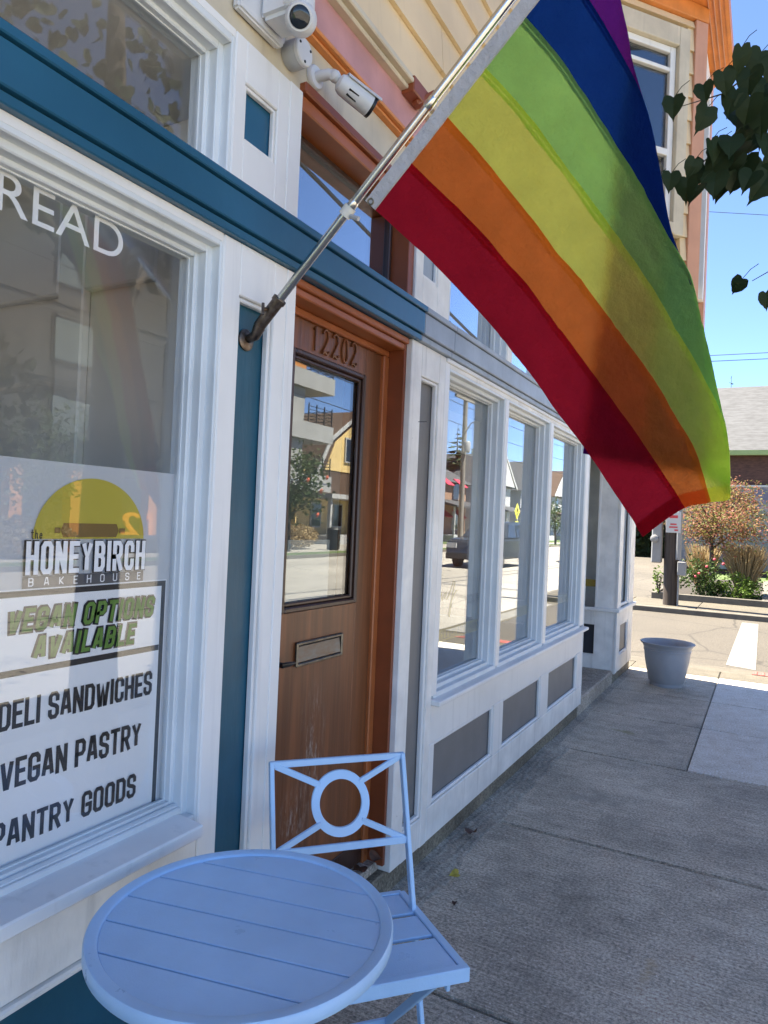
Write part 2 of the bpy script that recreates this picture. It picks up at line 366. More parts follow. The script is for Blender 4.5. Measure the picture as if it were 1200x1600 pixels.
M['slab_old'] = concrete('old_brushed_concrete', (.585,.505,.385), .60, lines=.35, stains=((.95,2.60,.10,.34,(.50,.35,.17),.55),(.45,4.05,.6,.6,(.26,.235,.19),.55),(.35,2.75,.5,.5,(.26,.235,.19),.5)))
M['slab_mid'] = concrete('mid_concrete', (.55,.475,.365), .68, False, .3, stains=((.40,5.52,.42,.24,(.26,.24,.10),.75),(.62,5.42,.3,.3,(.22,.19,.14),.6)))
M['slab_new'] = concrete('newer_pale_concrete', (.72,.655,.555), .90, False, .3)
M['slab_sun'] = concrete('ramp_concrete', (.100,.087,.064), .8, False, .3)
M['base_conc'] = concrete('rough_base_concrete', (.26,.22,.155), .5, False, .2)
M['step_conc'] = concrete('step_concrete', (.46,.40,.32), .7, False, .3)
M['mortar'] = concrete('smeared_mortar', (.42,.37,.29), .55, False, .2)
def asphalt(name, c):
    m, n, p, o = new_mat(name)
    out = _mix(n, _ramp(n, _noise(n, .35, (1,.5,1), 5), .35, .68), tuple(x*.72 for x in c), c)
    out = _mix(n, .55, out, _ramp(n, _noise(n, 55, (1,1,1), 3), .3, .7), 'OVERLAY')
    v = n.nodes.new('ShaderNodeTexVoronoi'); v.feature = 'DISTANCE_TO_EDGE'; v.inputs['Scale'].default_value = .55
    ds = n.nodes.new('ShaderNodeMix'); ds.data_type = 'VECTOR'; ds.inputs[0].default_value = .12; nz = n.nodes.new('ShaderNodeTexNoise'); nz.inputs['Scale'].default_value = 1.6; nz.inputs['Detail'].default_value = 5
    n.links.new(_pos(n), nz.inputs['Vector']); n.links.new(_pos(n), ds.inputs[4]); n.links.new(nz.outputs['Color'], ds.inputs[5]); n.links.new(ds.outputs[1], v.inputs['Vector'])
    out = _mix(n, _ramp(n, v.outputs['Distance'], .004, .012, (.75,.75,.75,1), (0,0,0,1)), out, tuple(x*.35 for x in c))
    n.links.new(out, p.inputs['Base Color']); p.inputs['Roughness'].default_value = .9
    _bump(n, p, _noise(n, 70, (1,1,1), 4), .5, .006); return m
M['asphalt'] = asphalt('pale_concrete_road', (.35,.325,.28))
M['asphalt_side'] = asphalt('worn_asphalt', (.084,.073,.058))
M['asphalt_lot'] = asphalt('pale_parking_asphalt', (.10,.088,.07))
def mural_mat():
    m, n, p, o = new_mat('mural_paint')
    v = n.nodes.new('ShaderNodeTexVoronoi'); v.inputs['Scale'].default_value = 1.3; n.links.new(_pos(n), v.inputs['Vector'])
    a = _mix(n, _ramp(n, v.outputs['Color'], .3, .75), (.13,.13,.19), (.18,.20,.15))
    b = _mix(n, _ramp(n, _noise(n, 3, (1,1,1), 3), .5, .62), a, (.26,.24,.26))
    n.links.new(b, p.inputs['Base Color']); p.inputs['Roughness'].default_value = .7; return m
M['mural'] = mural_mat()

# ------------------------------------------------------------------ lettering helpers
G = {  # stroke glyphs: (advance width, [polylines]) on a 0..1 height
 'A': (.62, [[(0,0),(.22,1),(.40,1),(.62,0)], [(.10,.30),(.52,.30)]]), 'B': (.58, [[(0,0),(0,1),(.42,1),(.56,.88),(.56,.62),(.44,.52),(.58,.40),(.58,.12),(.44,0),(0,0)], [(0,.52),(.44,.52)]]),
 'C': (.56, [[(.56,.72),(.56,.88),(.42,1),(.14,1),(0,.88),(0,.12),(.14,0),(.42,0),(.56,.12),(.56,.28)]]),
 'D': (.58, [[(0,0),(0,1),(.42,1),(.58,.86),(.58,.14),(.42,0),(0,0)]]), 'E': (.48, [[(.48,1),(0,1),(0,0),(.48,0)], [(0,.52),(.40,.52)]]),
 'G': (.58, [[(.58,.74),(.58,.88),(.44,1),(.14,1),(0,.88),(0,.12),(.14,0),(.44,0),(.58,.12),(.58,.46),(.32,.46)]]),
 'H': (.58, [[(0,0),(0,1)], [(.58,0),(.58,1)], [(0,.52),(.58,.52)]]), 'I': (.02, [[(.01,0),(.01,1)]]),
 'K': (.58, [[(0,0),(0,1)], [(.56,1),(.06,.48),(.58,0)]]), 'L': (.46, [[(0,1),(0,0),(.46,0)]]), 'M': (.74, [[(0,0),(0,1)], [(.02,.97),(.37,.35),(.72,.97)], [(.74,1),(.74,0)]]),
 'N': (.58, [[(0,0),(0,1)], [(.02,.97),(.56,.03)], [(.58,0),(.58,1)]]), 'O': (.58, [[(.14,0),(0,.12),(0,.88),(.14,1),(.44,1),(.58,.88),(.58,.12),(.44,0),(.14,0)]]),
 'P': (.56, [[(0,0),(0,1),(.42,1),(.56,.88),(.56,.56),(.42,.44),(0,.44)]]), 'R': (.58, [[(0,0),(0,1),(.42,1),(.56,.88),(.56,.58),(.42,.47),(0,.47)], [(.30,.47),(.58,0)]]),
 'S': (.56, [[(.56,.76),(.56,.88),(.42,1),(.14,1),(0,.88),(0,.62),(.14,.54),(.42,.47),(.56,.38),(.56,.12),(.42,0),(.14,0),(0,.12),(0,.24)]]),
 'T': (.54, [[(0,1),(.54,1)], [(.27,1),(.27,0)]]), 'U': (.58, [[(0,1),(0,.12),(.14,0),(.44,0),(.58,.12),(.58,1)]]), 'V': (.60, [[(0,1),(.24,0),(.36,0),(.60,1)]]),
 'W': (.90, [[(0,1),(.18,0),(.28,0),(.45,.8),(.62,0),(.72,0),(.90,1)]]), 'Y': (.60, [[(0,1),(.30,.48),(.60,1)], [(.30,.48),(.30,0)]]), '.': (.12, [[(.06,.42),(.06,.58)]]),
 't': (.4, [[(.15,1),(.15,.1),(.3,0)], [(0,.7),(.35,.7)]]), 'h': (.4, [[(0,0),(0,1)], [(0,.5),(.2,.62),(.36,.5),(.36,0)]]), 'e': (.4, [[(0,.32),(.36,.32),(.36,.5),(.2,.62),(0,.45),(0,.15),(.15,0),(.36,.1)]]),
}
def stroke(mb, pts, wd, X, closed_cap=True):
    P = [Vector((p[0], p[1])) for p in pts]; closed = (P[0]-P[-1]).length < 1e-6
    if closed: P = P[:-1]
    n = len(P); L_, R_ = [], []
    for i in range(n):
        a = P[i-1] if (i > 0 or closed) else None; b = P[(i+1) % n] if (i < n-1 or closed) else None
        if a is None: d = (b-P[i]).normalized(); off = Vector((-d.y, d.x))*wd/2; base = P[i]-d*(wd/2 if closed_cap else 0)
        elif b is None: d = (P[i]-a).normalized(); off = Vector((-d.y, d.x))*wd/2; base = P[i]+d*(wd/2 if closed_cap else 0)
        else:
            d1 = (P[i]-a).normalized(); d2 = (b-P[i]).normalized(); n1 = Vector((-d1.y, d1.x)); n2 = Vector((-d2.y, d2.x)); mnv = (n1+n2)
            if mnv.length < .2: mnv = n1
            mnv.normalize(); off = mnv*min(wd/2/max(.35, mnv.dot(n1)), wd); base = P[i]
        L_.append(base+off); R_.append(base-off)
    m = n if closed else n-1
    vs = [(X, q.x, q.y) for q in L_] + [(X, q.x, q.y) for q in R_]
    mb.add(vs, [(i, (i+1) % n, n+(i+1) % n, n+i) for i in range(m)])
def text(mb, s, y0, y1, z, h, wd, X, gap=None, slant=0, ysc=None):
    adv = sum(G[c][0] for c in s if c != ' '); ns = len(s)-1; sp = s.count(' ')
    t = wd/h; g = .30 + t*.55 if gap is None else gap
    tot = adv + ns*g + sp*.10
    k = (y1-y0-wd)/tot; y = y0 + wd/2; hh = h - wd; i = 0
    for c in s:
        if c == ' ': y += (.10+g)*k; continue
        for pl in G[c][1]:
            stroke(mb, [(y + p[0]*k + slant*(p[1]*hh), z + wd/2 + p[1]*hh) for p in pl], wd, X + i*.00008, closed_cap=False if c in 'AVWYK' else True); i += 1
        y += (G[c][0]+g)*k
    return mb
def font_mesh(s, size, bold=0):
    cu = bpy.data.curves.new('t', 'FONT'); cu.body = s; cu.size = size; cu.offset = bold; cu.fill_mode = 'FRONT'
    o = bpy.data.objects.new('t', cu); col.objects.link(o); dg = bpy.context.evaluated_depsgraph_get()
    me = bpy.data.meshes.new_from_object(o.evaluated_get(dg)); vs = [v.co.copy() for v in me.vertices]; fs = [tuple(p.vertices) for p in me.polygons]
    bpy.data.objects.remove(o); bpy.data.curves.remove(cu); return vs, fs
def font_mb(s, y0, y1, z0, z1, X, mirror=False):
    vs, fs = font_mesh(s, 1); a = min(v.x for v in vs); b = max(v.x for v in vs); c = min(v.y for v in vs); d = max(v.y for v in vs)
    mb = MB(); mb.add([(X, (y0 + (v.x-a)/(b-a)*(y1-y0)) if not mirror else (y1 - (v.x-a)/(b-a)*(y1-y0)), z0 + (v.y-c)/(d-c)*(z1-z0)) for v in vs], fs); return mb

# ------------------------------------------------------------------ foliage helpers
def leaf_cloud(mb, c, rad, n, size, seed, hollow=.35, clump=0):
    r = random.Random(seed); c = Vector(c); cl = []
    for k in range(clump):
        d = Vector((r.gauss(0,1), r.gauss(0,1), r.gauss(0,1))).normalized()*r.uniform(.45, .95); cl.append(d)
    for k in range(n):
        if cl:
            b = cl[r.randrange(len(cl))]; d = b + Vector((r.gauss(0,1), r.gauss(0,1), r.gauss(0,1)))*.20
        else:
            d = Vector((r.gauss(0,1), r.gauss(0,1), r.gauss(0,1))).normalized()*(hollow+(1-hollow)*r.random()**.5)
        p = c + Vector((d.x*rad[0], d.y*rad[1], d.z*rad[2]))
        a = Vector((r.gauss(0,1), r.gauss(0,1), r.gauss(0,.6))).normalized(); b = a.cross(Vector((r.gauss(0,1), r.gauss(0,1), r.gauss(0,1)))).normalized()
        s = size*r.uniform(.6, 1.3)
        mb.add([p-a*s*.5, p+b*s*.32-a*s*.05, p+a*s*.55, p-b*s*.32-a*s*.05], [(0,1,2,3)])
    return mb
HEART = [(0,.03),(.13,-.07),(.28,-.10),(.40,-.02),(.48,.14),(.50,.30),(.45,.46),(.36,.61),(.25,.74),(.13,.86),(.05,.95),(0,1.08),(-.07,.93),(-.16,.83),(-.28,.72),(-.39,.58),(-.48,.43),(-.51,.26),(-.47,.10),(-.37,-.05),(-.24,-.10),(-.10,-.05)]
def heart_leaf(mb, p, d, nrm, s, fold=.25, r=rnd, step=1):
    d = Vector(d).normalized(); nrm = Vector(nrm); sdv = d.cross(nrm).normalized(); nrm = sdv.cross(d).normalized(); p = Vector(p)
    vs = [p + (d*.4)*s]; H = HEART[::step]; k = len(H); tw = r.uniform(-.25, .25)
    for i, (a, b) in enumerate(H):
        j = (1.03 if i % 2 else .97)*r.uniform(.96, 1.04); a *= j; b = .4 + (b-.4)*j
        vs.append(p + sdv*a*s + d*b*s + nrm*(abs(a)*fold - .22*b*b + tw*a*b)*s)
    mb.add(vs, [(0, 1+i, 1+(i+1) % k) for i in range(k)])

# =================================================================== SETTING
struct('ground', BX(-900, 900, -900, 900, -.5, -.16), M['lawn'])
struct('main_road', BX(2.86, 14.2, -80, 160, -.3, -.11), M['asphalt'])
struct('side_street', BX(-70, 2.85, 9.55, 15.15, -.3, -.112), M['asphalt_side'])
# pavement slabs in front of the shops
pave = struct('pavement', BX(-.05, 2.70, -6, 8.60, -.30, -.030), M['base_conc'])
def slab(x0, x1, y0, y1, m, z=0.0, gap=.007, zb=-.025):
    if y0 > 4.8: gap = .0035
    return build('slab', BX(x0+gap, x1-gap, y0+gap, y1-gap, zb, z), m, pave, bevel=.006, seg=2)
ys = [-6, -4.7, -3.35, -2.0, -.62, .74, 2.1, 3.46, 4.87]
for a, b in zip(ys[:-1], ys[1:]):
    slab(-.03, 2.70, a, b, M['slab_old'])
for a, b in ((4.87, 6.0), (6.0, 6.98), (6.98, 8.20)):
    slab(-.03, .86, a, b, M['slab_mid']); slab(.86, 2.70, a, b, M['slab_new'])
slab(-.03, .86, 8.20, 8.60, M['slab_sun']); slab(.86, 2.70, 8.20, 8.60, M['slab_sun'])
# trowelled mortar fillet where pavement meets the building
fl = MB(); nY = 620; prof = [.15*i/22 for i in range(23)]
for i in range(nY+1):
    y = -.5 + 8.3*i/nY
    wob = .25*noise.noise(Vector((y*1.7, 3, 0))) + .12*noise.noise(Vector((y*6.1, 7, 0)))
    for j, px in enumerate(prof):
        wv = px*(1 + wob)*(1.0 if y < 4.9 else .40)
        lane = px + .012*noise.noise(Vector((y*2.3, 1, 4)))
        q = .30*math.sin(lane*210 + 1.5*noise.noise(Vector((y*1.1, px*9, 2)))) * (.4 + .6*abs(noise.noise(Vector((y*2.5, px*14, 8))))) + .7*noise.noise(Vector((px*45, y*14, 5))) + .5*noise.noise(Vector((px*90, y*45, 3)))
        zz = .020*(1-px/.15) + .0055*q*(1 if px > .01 else 0)
        if j == len(prof)-1: zz = -.006
        fl.v.append((-.02+wv, y, max(-.008, zz if y < 4.9 else zz*.5)))
for i in range(nY):
    for j in range(len(prof)-1):
        a = i*len(prof)+j; fl.f.append((a, a+1, a+1+len(prof), a+len(prof)))
build('mortar_fillet', fl, M['mortar'], pave, smooth='full')
# side lot strip beyond the end wall, ramp down to the side street
ramp = MB(); ramp.hexa([(-7,8.605,-.3),(2.70,8.605,-.3),(2.70,9.54,-.3),(-7,9.54,-.3),(-7,8.605,-.004),(2.70,8.605,-.004),(2.70,9.54,-.104),(-7,9.54,-.104)])
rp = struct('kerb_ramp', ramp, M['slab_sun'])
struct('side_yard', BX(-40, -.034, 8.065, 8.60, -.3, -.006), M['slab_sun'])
tp = MB()
tp.hexa([(1.16,8.78,-.03),(2.2,8.78,-.03),(2.2,9.30,-.09),(1.16,9.30,-.09),(1.16,8.78,-.016),(2.2,8.78,-.016),(2.2,9.30,-.072),(1.16,9.30,-.072)])
tpo = build('tactile_plate', tp, M['tactile'], rp)
dm = MB()
for i in range(14):
    for j in range(7):
        cx, cy = 1.20+i*.072, 8.82+j*.072; cz = -.016 - (cy-8.78)*.1077
        dm.lathe((cx, cy, cz), [(.018, -.002), (.017, .004), (.010, .007)], 8)
build('tactile_dome', dm, M['tactile'], tpo, kind='stuff')
kb = struct('kerb', BX(2.70, 2.855, -80, 8.60, -.3, .0), M['kerb'], bevel=.015)
kc = MB(); kc.hexa([(2.70,8.602,-.3),(2.855,8.602,-.3),(2.855,9.54,-.3),(2.70,9.54,-.3),(2.70,8.602,0),(2.855,8.602,0),(2.855,9.54,-.095),(2.70,9.54,-.095)]); build('kerb_end', kc, M['kerb'], kb)
# painted bar over the side street, and lane lines
cw = MB(); cw.hexa([(.86,9.75,-.115),(1.19,9.62,-.115),(1.17,14.7,-.115),(.90,14.7,-.115),(.86,9.75,-.107),(1.19,9.62,-.107),(1.17,14.7,-.107),(.90,14.7,-.107)])
struct('crosswalk_line', cw, M['paint_line'])
struct('crosswalk_line', BX(2.45, 2.75, 9.75, 14.7, -.115, -.1065), M['paint_line'])
for k in range(16): struct('lane_line', BX(8.5, 8.62, -8+k*9.0, -4.5+k*9.0, -.115, -.106), M['paint_line'])
struct('stop_line', BX(3.0, 8.3, 17.0, 17.4, -.115, -.106), M['paint_line'])
# far side of the side street
struct('far_kerb', BX(-60, 2.86, 15.15, 15.32, -.3, .0), M['kerb'], bevel=.015)
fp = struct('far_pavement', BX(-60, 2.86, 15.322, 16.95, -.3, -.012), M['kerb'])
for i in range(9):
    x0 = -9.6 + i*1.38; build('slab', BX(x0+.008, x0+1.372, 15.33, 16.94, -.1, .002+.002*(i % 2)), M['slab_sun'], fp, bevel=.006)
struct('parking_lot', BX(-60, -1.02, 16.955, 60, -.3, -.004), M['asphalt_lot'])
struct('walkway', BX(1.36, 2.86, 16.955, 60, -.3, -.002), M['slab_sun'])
struct('kerb_beyond', BX(2.865, 3.0, 15.2, 160, -.3, .0), M['kerb'])
struct('block_ground', BX(-1.015, 1.355, 24.6, 60, -.3, -.006), M['lawn'])
# far side of the main road (seen mirrored in the glass)
struct('opposite_kerb', BX(14.205, 14.36, -80, 160, -.3, .02), M['kerb'])
struct('tree_lawn', BX(14.365, 15.6, -80, 160, -.3, .0), M['lawn'])
struct('opposite_pavement', BX(15.605, 17.3, -80, 160, -.3, .004), M['asphalt'])
struct('opposite_lots', BX(17.305, 120, -80, 160, -.3, .0), M['sun_bounce_lot'])
struct('front_lawn', BX(17.32, 21.9, 45.5, 110, -.02, .02), M['lawn'])

# =================================================================== BUILDING
bld = thing('storefront_building', 'white trimmed corner shop building with teal and orange storefront and yellow upper siding', 'building', (0, 0, 0))
def bp(name, mb, m, parent=bld, **k): return build(name, mb, M[m] if isinstance(m, str) else m, parent, **k)
# concrete base
bp('plinth', MB().box(-.42, -.02, -6, 5.69, -.28, .112).box(-.42, -.018, 7.12, 8.06, -.28, .106), 'base_conc', bevel=.006)
bp('entrance_step', BX(-1.5, -.018, 5.692, 7.118, -.28, .135), 'step_conc', bevel=.012)
bp('door_step', BX(-.55, -.05, 1.70, 2.478, .113, .150), 'step_conc', bevel=.006)

# ---- left pilaster between bakery window and door
W = 'white'
bp('pilaster', MB().box(-.11, 0, 1.385, 1.452, .11, 2.225).box(-.11, 0, 1.60, 1.700, .105, 2.225).box(-.11, 0, 1.452, 1.60, 2.085, 2.225).box(-.11, 0, 1.452, 1.60, .11, .26), W, bevel=.003)
bp('pilaster_panel', BX(-.10, -.030, 1.453, 1.599, .261, 2.084), 'teal')
bp('panel_moulding', MB().ring(-.028, -.008, 1.453, 1.599, .261, 2.084, .012), W, bevel=.003)
bp('corner_seam', BX(-.002, .004, 1.655, 1.697, .107, 2.222), W, bevel=.0015)
# upper pilaster with small square panel
bp('upper_pilaster', MB().box(-.11, 0, 1.395, 1.438, 2.362, 2.765).box(-.11, 0, 1.577, 1.690, 2.362, 2.765).box(-.11, 0, 1.438, 1.577, 2.362, 2.497).box(-.11, 0, 1.438, 1.577, 2.650, 2.765), W, bevel=.003)
bp('upper_panel', BX(-.09, -.022, 1.439, 1.576, 2.498, 2.649), 'blue_band')
bp('upper_panel_moulding', MB().ring(-.02, -.006, 1.439, 1.576, 2.498, 2.649, .010), 'white_old', bevel=.002)
bp('upper_seam', BX(-.002, .004, 1.628, 1.687, 2.364, 2.763), W, bevel=.0015)

# ---- horizontal band
def band(y0, y1, m):
    bp('band_board', MB().box(-.10, .030, y0, y1, 2.252, 2.337), m, bevel=.003)
    bp('band_cap', MB().box(-.10, .040, y0, y1, 2.339, 2.362), m, bevel=.003)
    bp('band_drip', MB().box(-.10, .018, y0, y1, 2.226, 2.250), m, bevel=.003)
band(-6, 2.532, 'blue_band'); band(2.534, 2.835, 'grey_band'); band(2.838, 8.05, 'grey_band')

# ---- stepped window unit
def window(y0, y1, z0, z1, gx, glass, fm, steps=3, name='window', sash=.0, thick=.005):
    """opening y0..y1, z0..z1 at X=0 stepping back to glass at X=gx"""
    mb = MB(); st = .013; xs = [-.004, -.034, -.064]; ins = [0, .008, .026]; wds = [.030, .040, .033]
    for i in range(3):
        a = ins[i]; mb.ring(gx-.03 if i == 2 else xs[i+1]-.004, xs[i], y0-.02+a, y1+.02-a, z0-.02+a, z1+.02-a, wds[i])
    wo = bp(name, mb, fm, bevel=.003)
    a = (steps-1)*st + st*.5
    build('glass', BX(gx-thick, gx, y0+a-.004, y1-a+.004, z0+a-.004, z1-a+.004), glass, wo)
    sb = MB().ring(gx+.001, gx+.008, y0+a+.004, y1-a-.004, z0+a+.004, z1-a-.004, .006)
    build('glazing_bead', sb, M['black'] if sash else M['white_gloss'], wo)
    return wo
# bakery window
bw = window(-.92, 1.385, .715, 2.200, -.09, M['glass'], M['white_gloss'], name='bakery_window')
bp('bakery_casing', MB().box(-.11, -.001, -1.3, -.94, .11, 2.225).box(-.11, -.003, -.938, 1.383, 2.204, 2.225), W)
build('sill', MB().hexa([(-.09,-.95,.690),(.050,-.95,.690),(.050,1.352,.690),(-.09,1.352,.690),(-.09,-.95,.735),(.050,-.95,.722),(.050,1.352,.722),(-.09,1.352,.735)]), M['white'], bw, bevel=.004)
build('sill_bead', MB().tube([(-.055,-.93,.737),(-.055,1.375,.737)], .012, 8), M['white_gloss'], bw)
bp('apron', BX(-.11, -.002, -6, 1.384, .530, .689), 'white_old', bevel=.003)
bp('apron_bead', BX(-.11, .010, -6, 1.384, .513, .529), 'white_old', bevel=.004)
bp('bulkhead', BX(-.11, -.030, -6, 1.384, .112, .512), 'teal')
bp('left_wall', BX(-.11, 0, -6, -1.302, .691, 2.225), W)
# vinyl on the inside of the bakery glass
XV = -.0985
build('frosted_film', BX(XV-.003, XV-.0015, .60, 1.372, .725, 1.596), M['film'], bw)
pn = build('menu_decal', BX(XV-.0010, XV-.0002, .862, 1.334, .738, 1.323), M['vinyl_white'], bw)
build('menu_border', MB().ring(XV, XV+.0003, .865, 1.331, .741, 1.320, .013).box(XV, XV+.0003, .879, 1.317, 1.143, 1.157), M['vinyl_black'], bw)
XT = XV+.0006
for args in (('DELI SANDWICHES', .893, 1.299, 1.034, .060, .0092), ('VEGAN PASTRY', .903, 1.271, .910, .062, .0096), ('PANTRY GOODS', .893, 1.262, .788, .058, .0092)):
    build('menu_lettering', text(MB(), *args, XT), M['vinyl_black'], bw)
t = MB(); text(t, 'VEGAN OPTIONS', .896, 1.292, 1.229, .058, .0165, XT, slant=.16); text(t, 'AVAILABLE', .958, 1.236, 1.167, .058, .0165, XT, slant=.16)
build('vegan_outline', t, M['vinyl_black'], bw)
t = MB(); text(t, 'VEGAN OPTIONS', .900, 1.288, 1.2330, .050, .0088, XT+.0025, gap=.30+.0165/.058*.55+.02, slant=.17); text(t, 'AVAILABLE', .962, 1.232, 1.1710, .050, .0088, XT+.0025, gap=.30+.0165/.058*.55+.02, slant=.17)
build('vegan_lettering', t, M['vinyl_green'], bw)
# logo: sun disc, rolling pin, shop name (the bread figure itself is left out)
t = MB(); pts = [(XT, 1.100+.150*math.cos(a), 1.428+.138*math.sin(a)) for a in [math.pi*i/40 for i in range(41)]]; t.add(pts, [tuple(range(41))])
build('logo_sun', t, M['vinyl_yellow'], bw)
t = MB(); X2 = XT+.0012
t.add([(X2, 1.022, 1.432), (X2, 1.165, 1.432), (X2, 1.172, 1.447), (X2, 1.165, 1.463), (X2, 1.022, 1.463), (X2, 1.015, 1.447)], [(0,1,2,3,4,5)])
t.add([(X2+.0004, 1.000, 1.441), (X2+.0004, 1.014, 1.441), (X2+.0004, 1.014, 1.453), (X2+.0004, 1.000, 1.453)], [(0,1,2,3)]); t.add([(X2+.0004, 1.173, 1.441), (X2+.0004, 1.190, 1.441), (X2+.0004, 1.190, 1.453), (X2+.0004, 1.173, 1.453)], [(0,1,2,3)])
build('logo_rolling_pin', t, M['vinyl_brown'], bw)
t = MB(); text(t, 'HONEYBIRCH', .930, 1.256, 1.350, .076, .0158, XT+.0018, gap=.50)
build('logo_name_outline', t, M['vinyl_black'], bw)
t = MB(); text(t, 'HONEYBIRCH', .9335, 1.2525, 1.3524, .0712, .0110, XT+.0045, gap=.50)
build('logo_name', t, M['vinyl_white'], bw)
build('logo_strip', BX(XT, XT+.0003, .931, 1.254, 1.3235, 1.349), M['vinyl_grey'], bw)
t = MB(); text(t, 'BAKEHOUSE', .944, 1.244, 1.3275, .0185, .0026, XT+.001, gap=1.6)
build('logo_subtitle', t, M['vinyl_white'], bw)
t = MB(); text(t, 'the', .945, .972, 1.428, .020, .0022, XT+.0006); build('logo_article', t, M['vinyl_black'], bw)
build('bread_lettering', font_mb('BREAD', .763, 1.146, 2.083, 2.163, XV), M['vinyl_white'], bw)
# transom over the bakery window
tw = window(-.92, 1.392, 2.375, 2.735, -.09, M['glass'], M['white_gloss'], name='transom_window')
bp('transom_casing', MB().box(-.11, -.001, -6, -.94, 2.362, 2.765).box(-.11, -.003, -.938, 1.393, 2.745, 2.765), W)

# ---- door bay
DX = -.105
bp('door_casing', MB().box(-.30, -.023, 1.702, 1.715, .14, 2.215).box(-.30, -.023, 2.466, 2.484, .14, 2.215), 'rust', bevel=.002)
bp('door_stop', MB().box(-.20, -.090, 2.425, 2.465, .15, 2.150).box(-.20, -.09, 1.716, 1.74, .15, 2.150).box(-.20, -.09, 1.716, 2.465, 2.151, 2.175), 'rust_light', bevel=.004)
bp('door_head', MB().box(-.30, -.023, 1.716, 2.465, 2.176, 2.200).box(-.30, -.010, 1.705, 2.478, 2.201, 2.2245), 'rust_light', bevel=.004)
door = bp('door', MB().box(DX-.045, DX, 1.72, 1.838, .155, 2.15).box(DX-.045, DX, 2.308, 2.458, .155, 2.15).box(DX-.045, DX, 1.838, 2.308, 2.045, 2.15).box(DX-.045, DX, 1.838, 2.308, .155, 1.185), 'wood', bevel=.002)
build('door_glass', BX(DX-.026, DX-.020, 1.84, 2.306, 1.19, 2.042), M['glass_coated'], door)
build('glass_moulding', MB().ring(DX-.019, DX+.005, 1.834, 2.312, 1.181, 2.049, .020), M['wood_dark'], door, bevel=.005)
build('inner_moulding', MB().ring(DX-.019, DX-.006, 1.854, 2.292, 1.201, 2.029, .014), M['wood_dark'], door, bevel=.004)
build('kick_rail', BX(DX-.001, DX+.006, 1.722, 2.456, .157, .245), M['wood_dark'], door, bevel=.002)
build('notice', BX(DX-.034, DX-.033, 1.905, 2.160, 1.20, 1.42), M['paper'], door)
ms = build('mail_slot', MB().ring(DX, DX+.012, 1.924, 2.213, .998, 1.080, .011), M['brass'], door, bevel=.003)
build('mail_flap', MB().hexa([(DX,1.938,1.012),(DX+.010,1.938,1.012),(DX+.010,2.200,1.012),(DX,2.200,1.012),(DX,1.938,1.066),(DX+.004,1.938,1.066),(DX+.004,2.200,1.066),(DX,2.200,1.066)]), M['slot_metal'], ms, bevel=.002)
build('door_handle', MB().tube([(DX, 1.800, 1.03), (DX+.045, 1.802, 1.03), (DX+.05, 1.83, 1.031), (DX+.042, 1.870, 1.028)], [.010,.009,.008,.004], 8), M['black'], door, smooth=True)
# raised house number 12202
def arc(cy, cz, ry, rz, a0, a1, n=12): return [(cy+ry*math.cos(R(a0+(a1-a0)*i/n)), cz+rz*math.sin(R(a0+(a1-a0)*i/n))) for i in range(n+1)]
def two(y): return arc(y+.020, .066, .017, .021, 165, -35, 12) + [(y+.020,.030), (y+.006,.012), (y+.002,.004)] + [(y+.016,.010), (y+.030,.003), (y+.040,.010), (y+.042,.018)]
NUMS = [[(.0,.072),(.012,.086),(.012,.002)], two(.052), two(.114), arc(.200,.044,.018,.042,90,450,20), two(.240)]
for k, pl in enumerate(NUMS):
    build('house_number', MB().tube([(DX+.004, 1.950+p[0]*1.0, 2.060+p[1]) for p in pl], .0040, 6), M['wood'], door, smooth=True)
# transom over door
bp('door_transom_frame', MB().ring(-.20, -.085, 1.706, 2.439, 2.365, 2.718, .022), 'wood_dark', bevel=.004)
dtw = bp('door_transom', MB().box(-.20, -.010, 2.440, 2.487, 2.364, 2.72), 'rust', bevel=.003)
build('transom_jamb', BX(-.2, -.02, 1.691, 1.705, 2.364, 2.72), M['rust'], dtw)
build('glass', BX(-.105, -.100, 1.724, 2.421, 2.383, 2.700), M['glass_sky'], dtw)
build('lintel', BX(-.2, -.004, 1.691, 2.487, 2.721, 2.765), M['rust_light'], dtw, bevel=.004)
build('lintel_cap', BX(-.2, .012, 1.691, 2.4875, 2.766, 2.800), M['rust'], dtw, bevel=.005)

# ---- right pilaster
bp('pilaster', MB().box(-.11, 0, 2.487, 2.580, .112, 2.225).box(-.11, 0, 2.755, 2.815, .106, 2.225).box(-.11, 0, 2.580, 2.755, 2.095, 2.225).box(-.11, 0, 2.580, 2.755, .110, .235), 'white_old', bevel=.003)
bp('pilaster_panel', BX(-.10, -.030, 2.581, 2.754, .236, 2.094), 'grey_panel')
bp('panel_moulding', MB().ring(-.028, -.006, 2.581, 2.754, .236, 2.094, .014), 'white', bevel=.004)
bp('upper_pilaster', MB().box(-.11, 0, 2.489, 2.555, 2.362, 2.765).box(-.11, 0, 2.700, 2.822, 2.362, 2.765).box(-.11, 0, 2.555, 2.700, 2.362, 2.497).box(-.11, 0, 2.555, 2.700, 2.650, 2.765), 'white_old', bevel=.003)
bp('upper_panel', BX(-.09, -.022, 2.556, 2.699, 2.498, 2.649), 'grey_band')
bp('upper_panel_moulding', MB().ring(-.02, -.006, 2.556, 2.699, 2.498, 2.649, .012), 'white', bevel=.002)
bp('nail', MB().tube([(-.002, 2.565, 1.905), (.022, 2.60, 1.910)], .0012, 6), 'dark_metal')
bp('nail', MB().tube([(-.002, 2.74, 2.366), (.025, 2.79, 2.372)], .0015, 6), 'dark_metal')

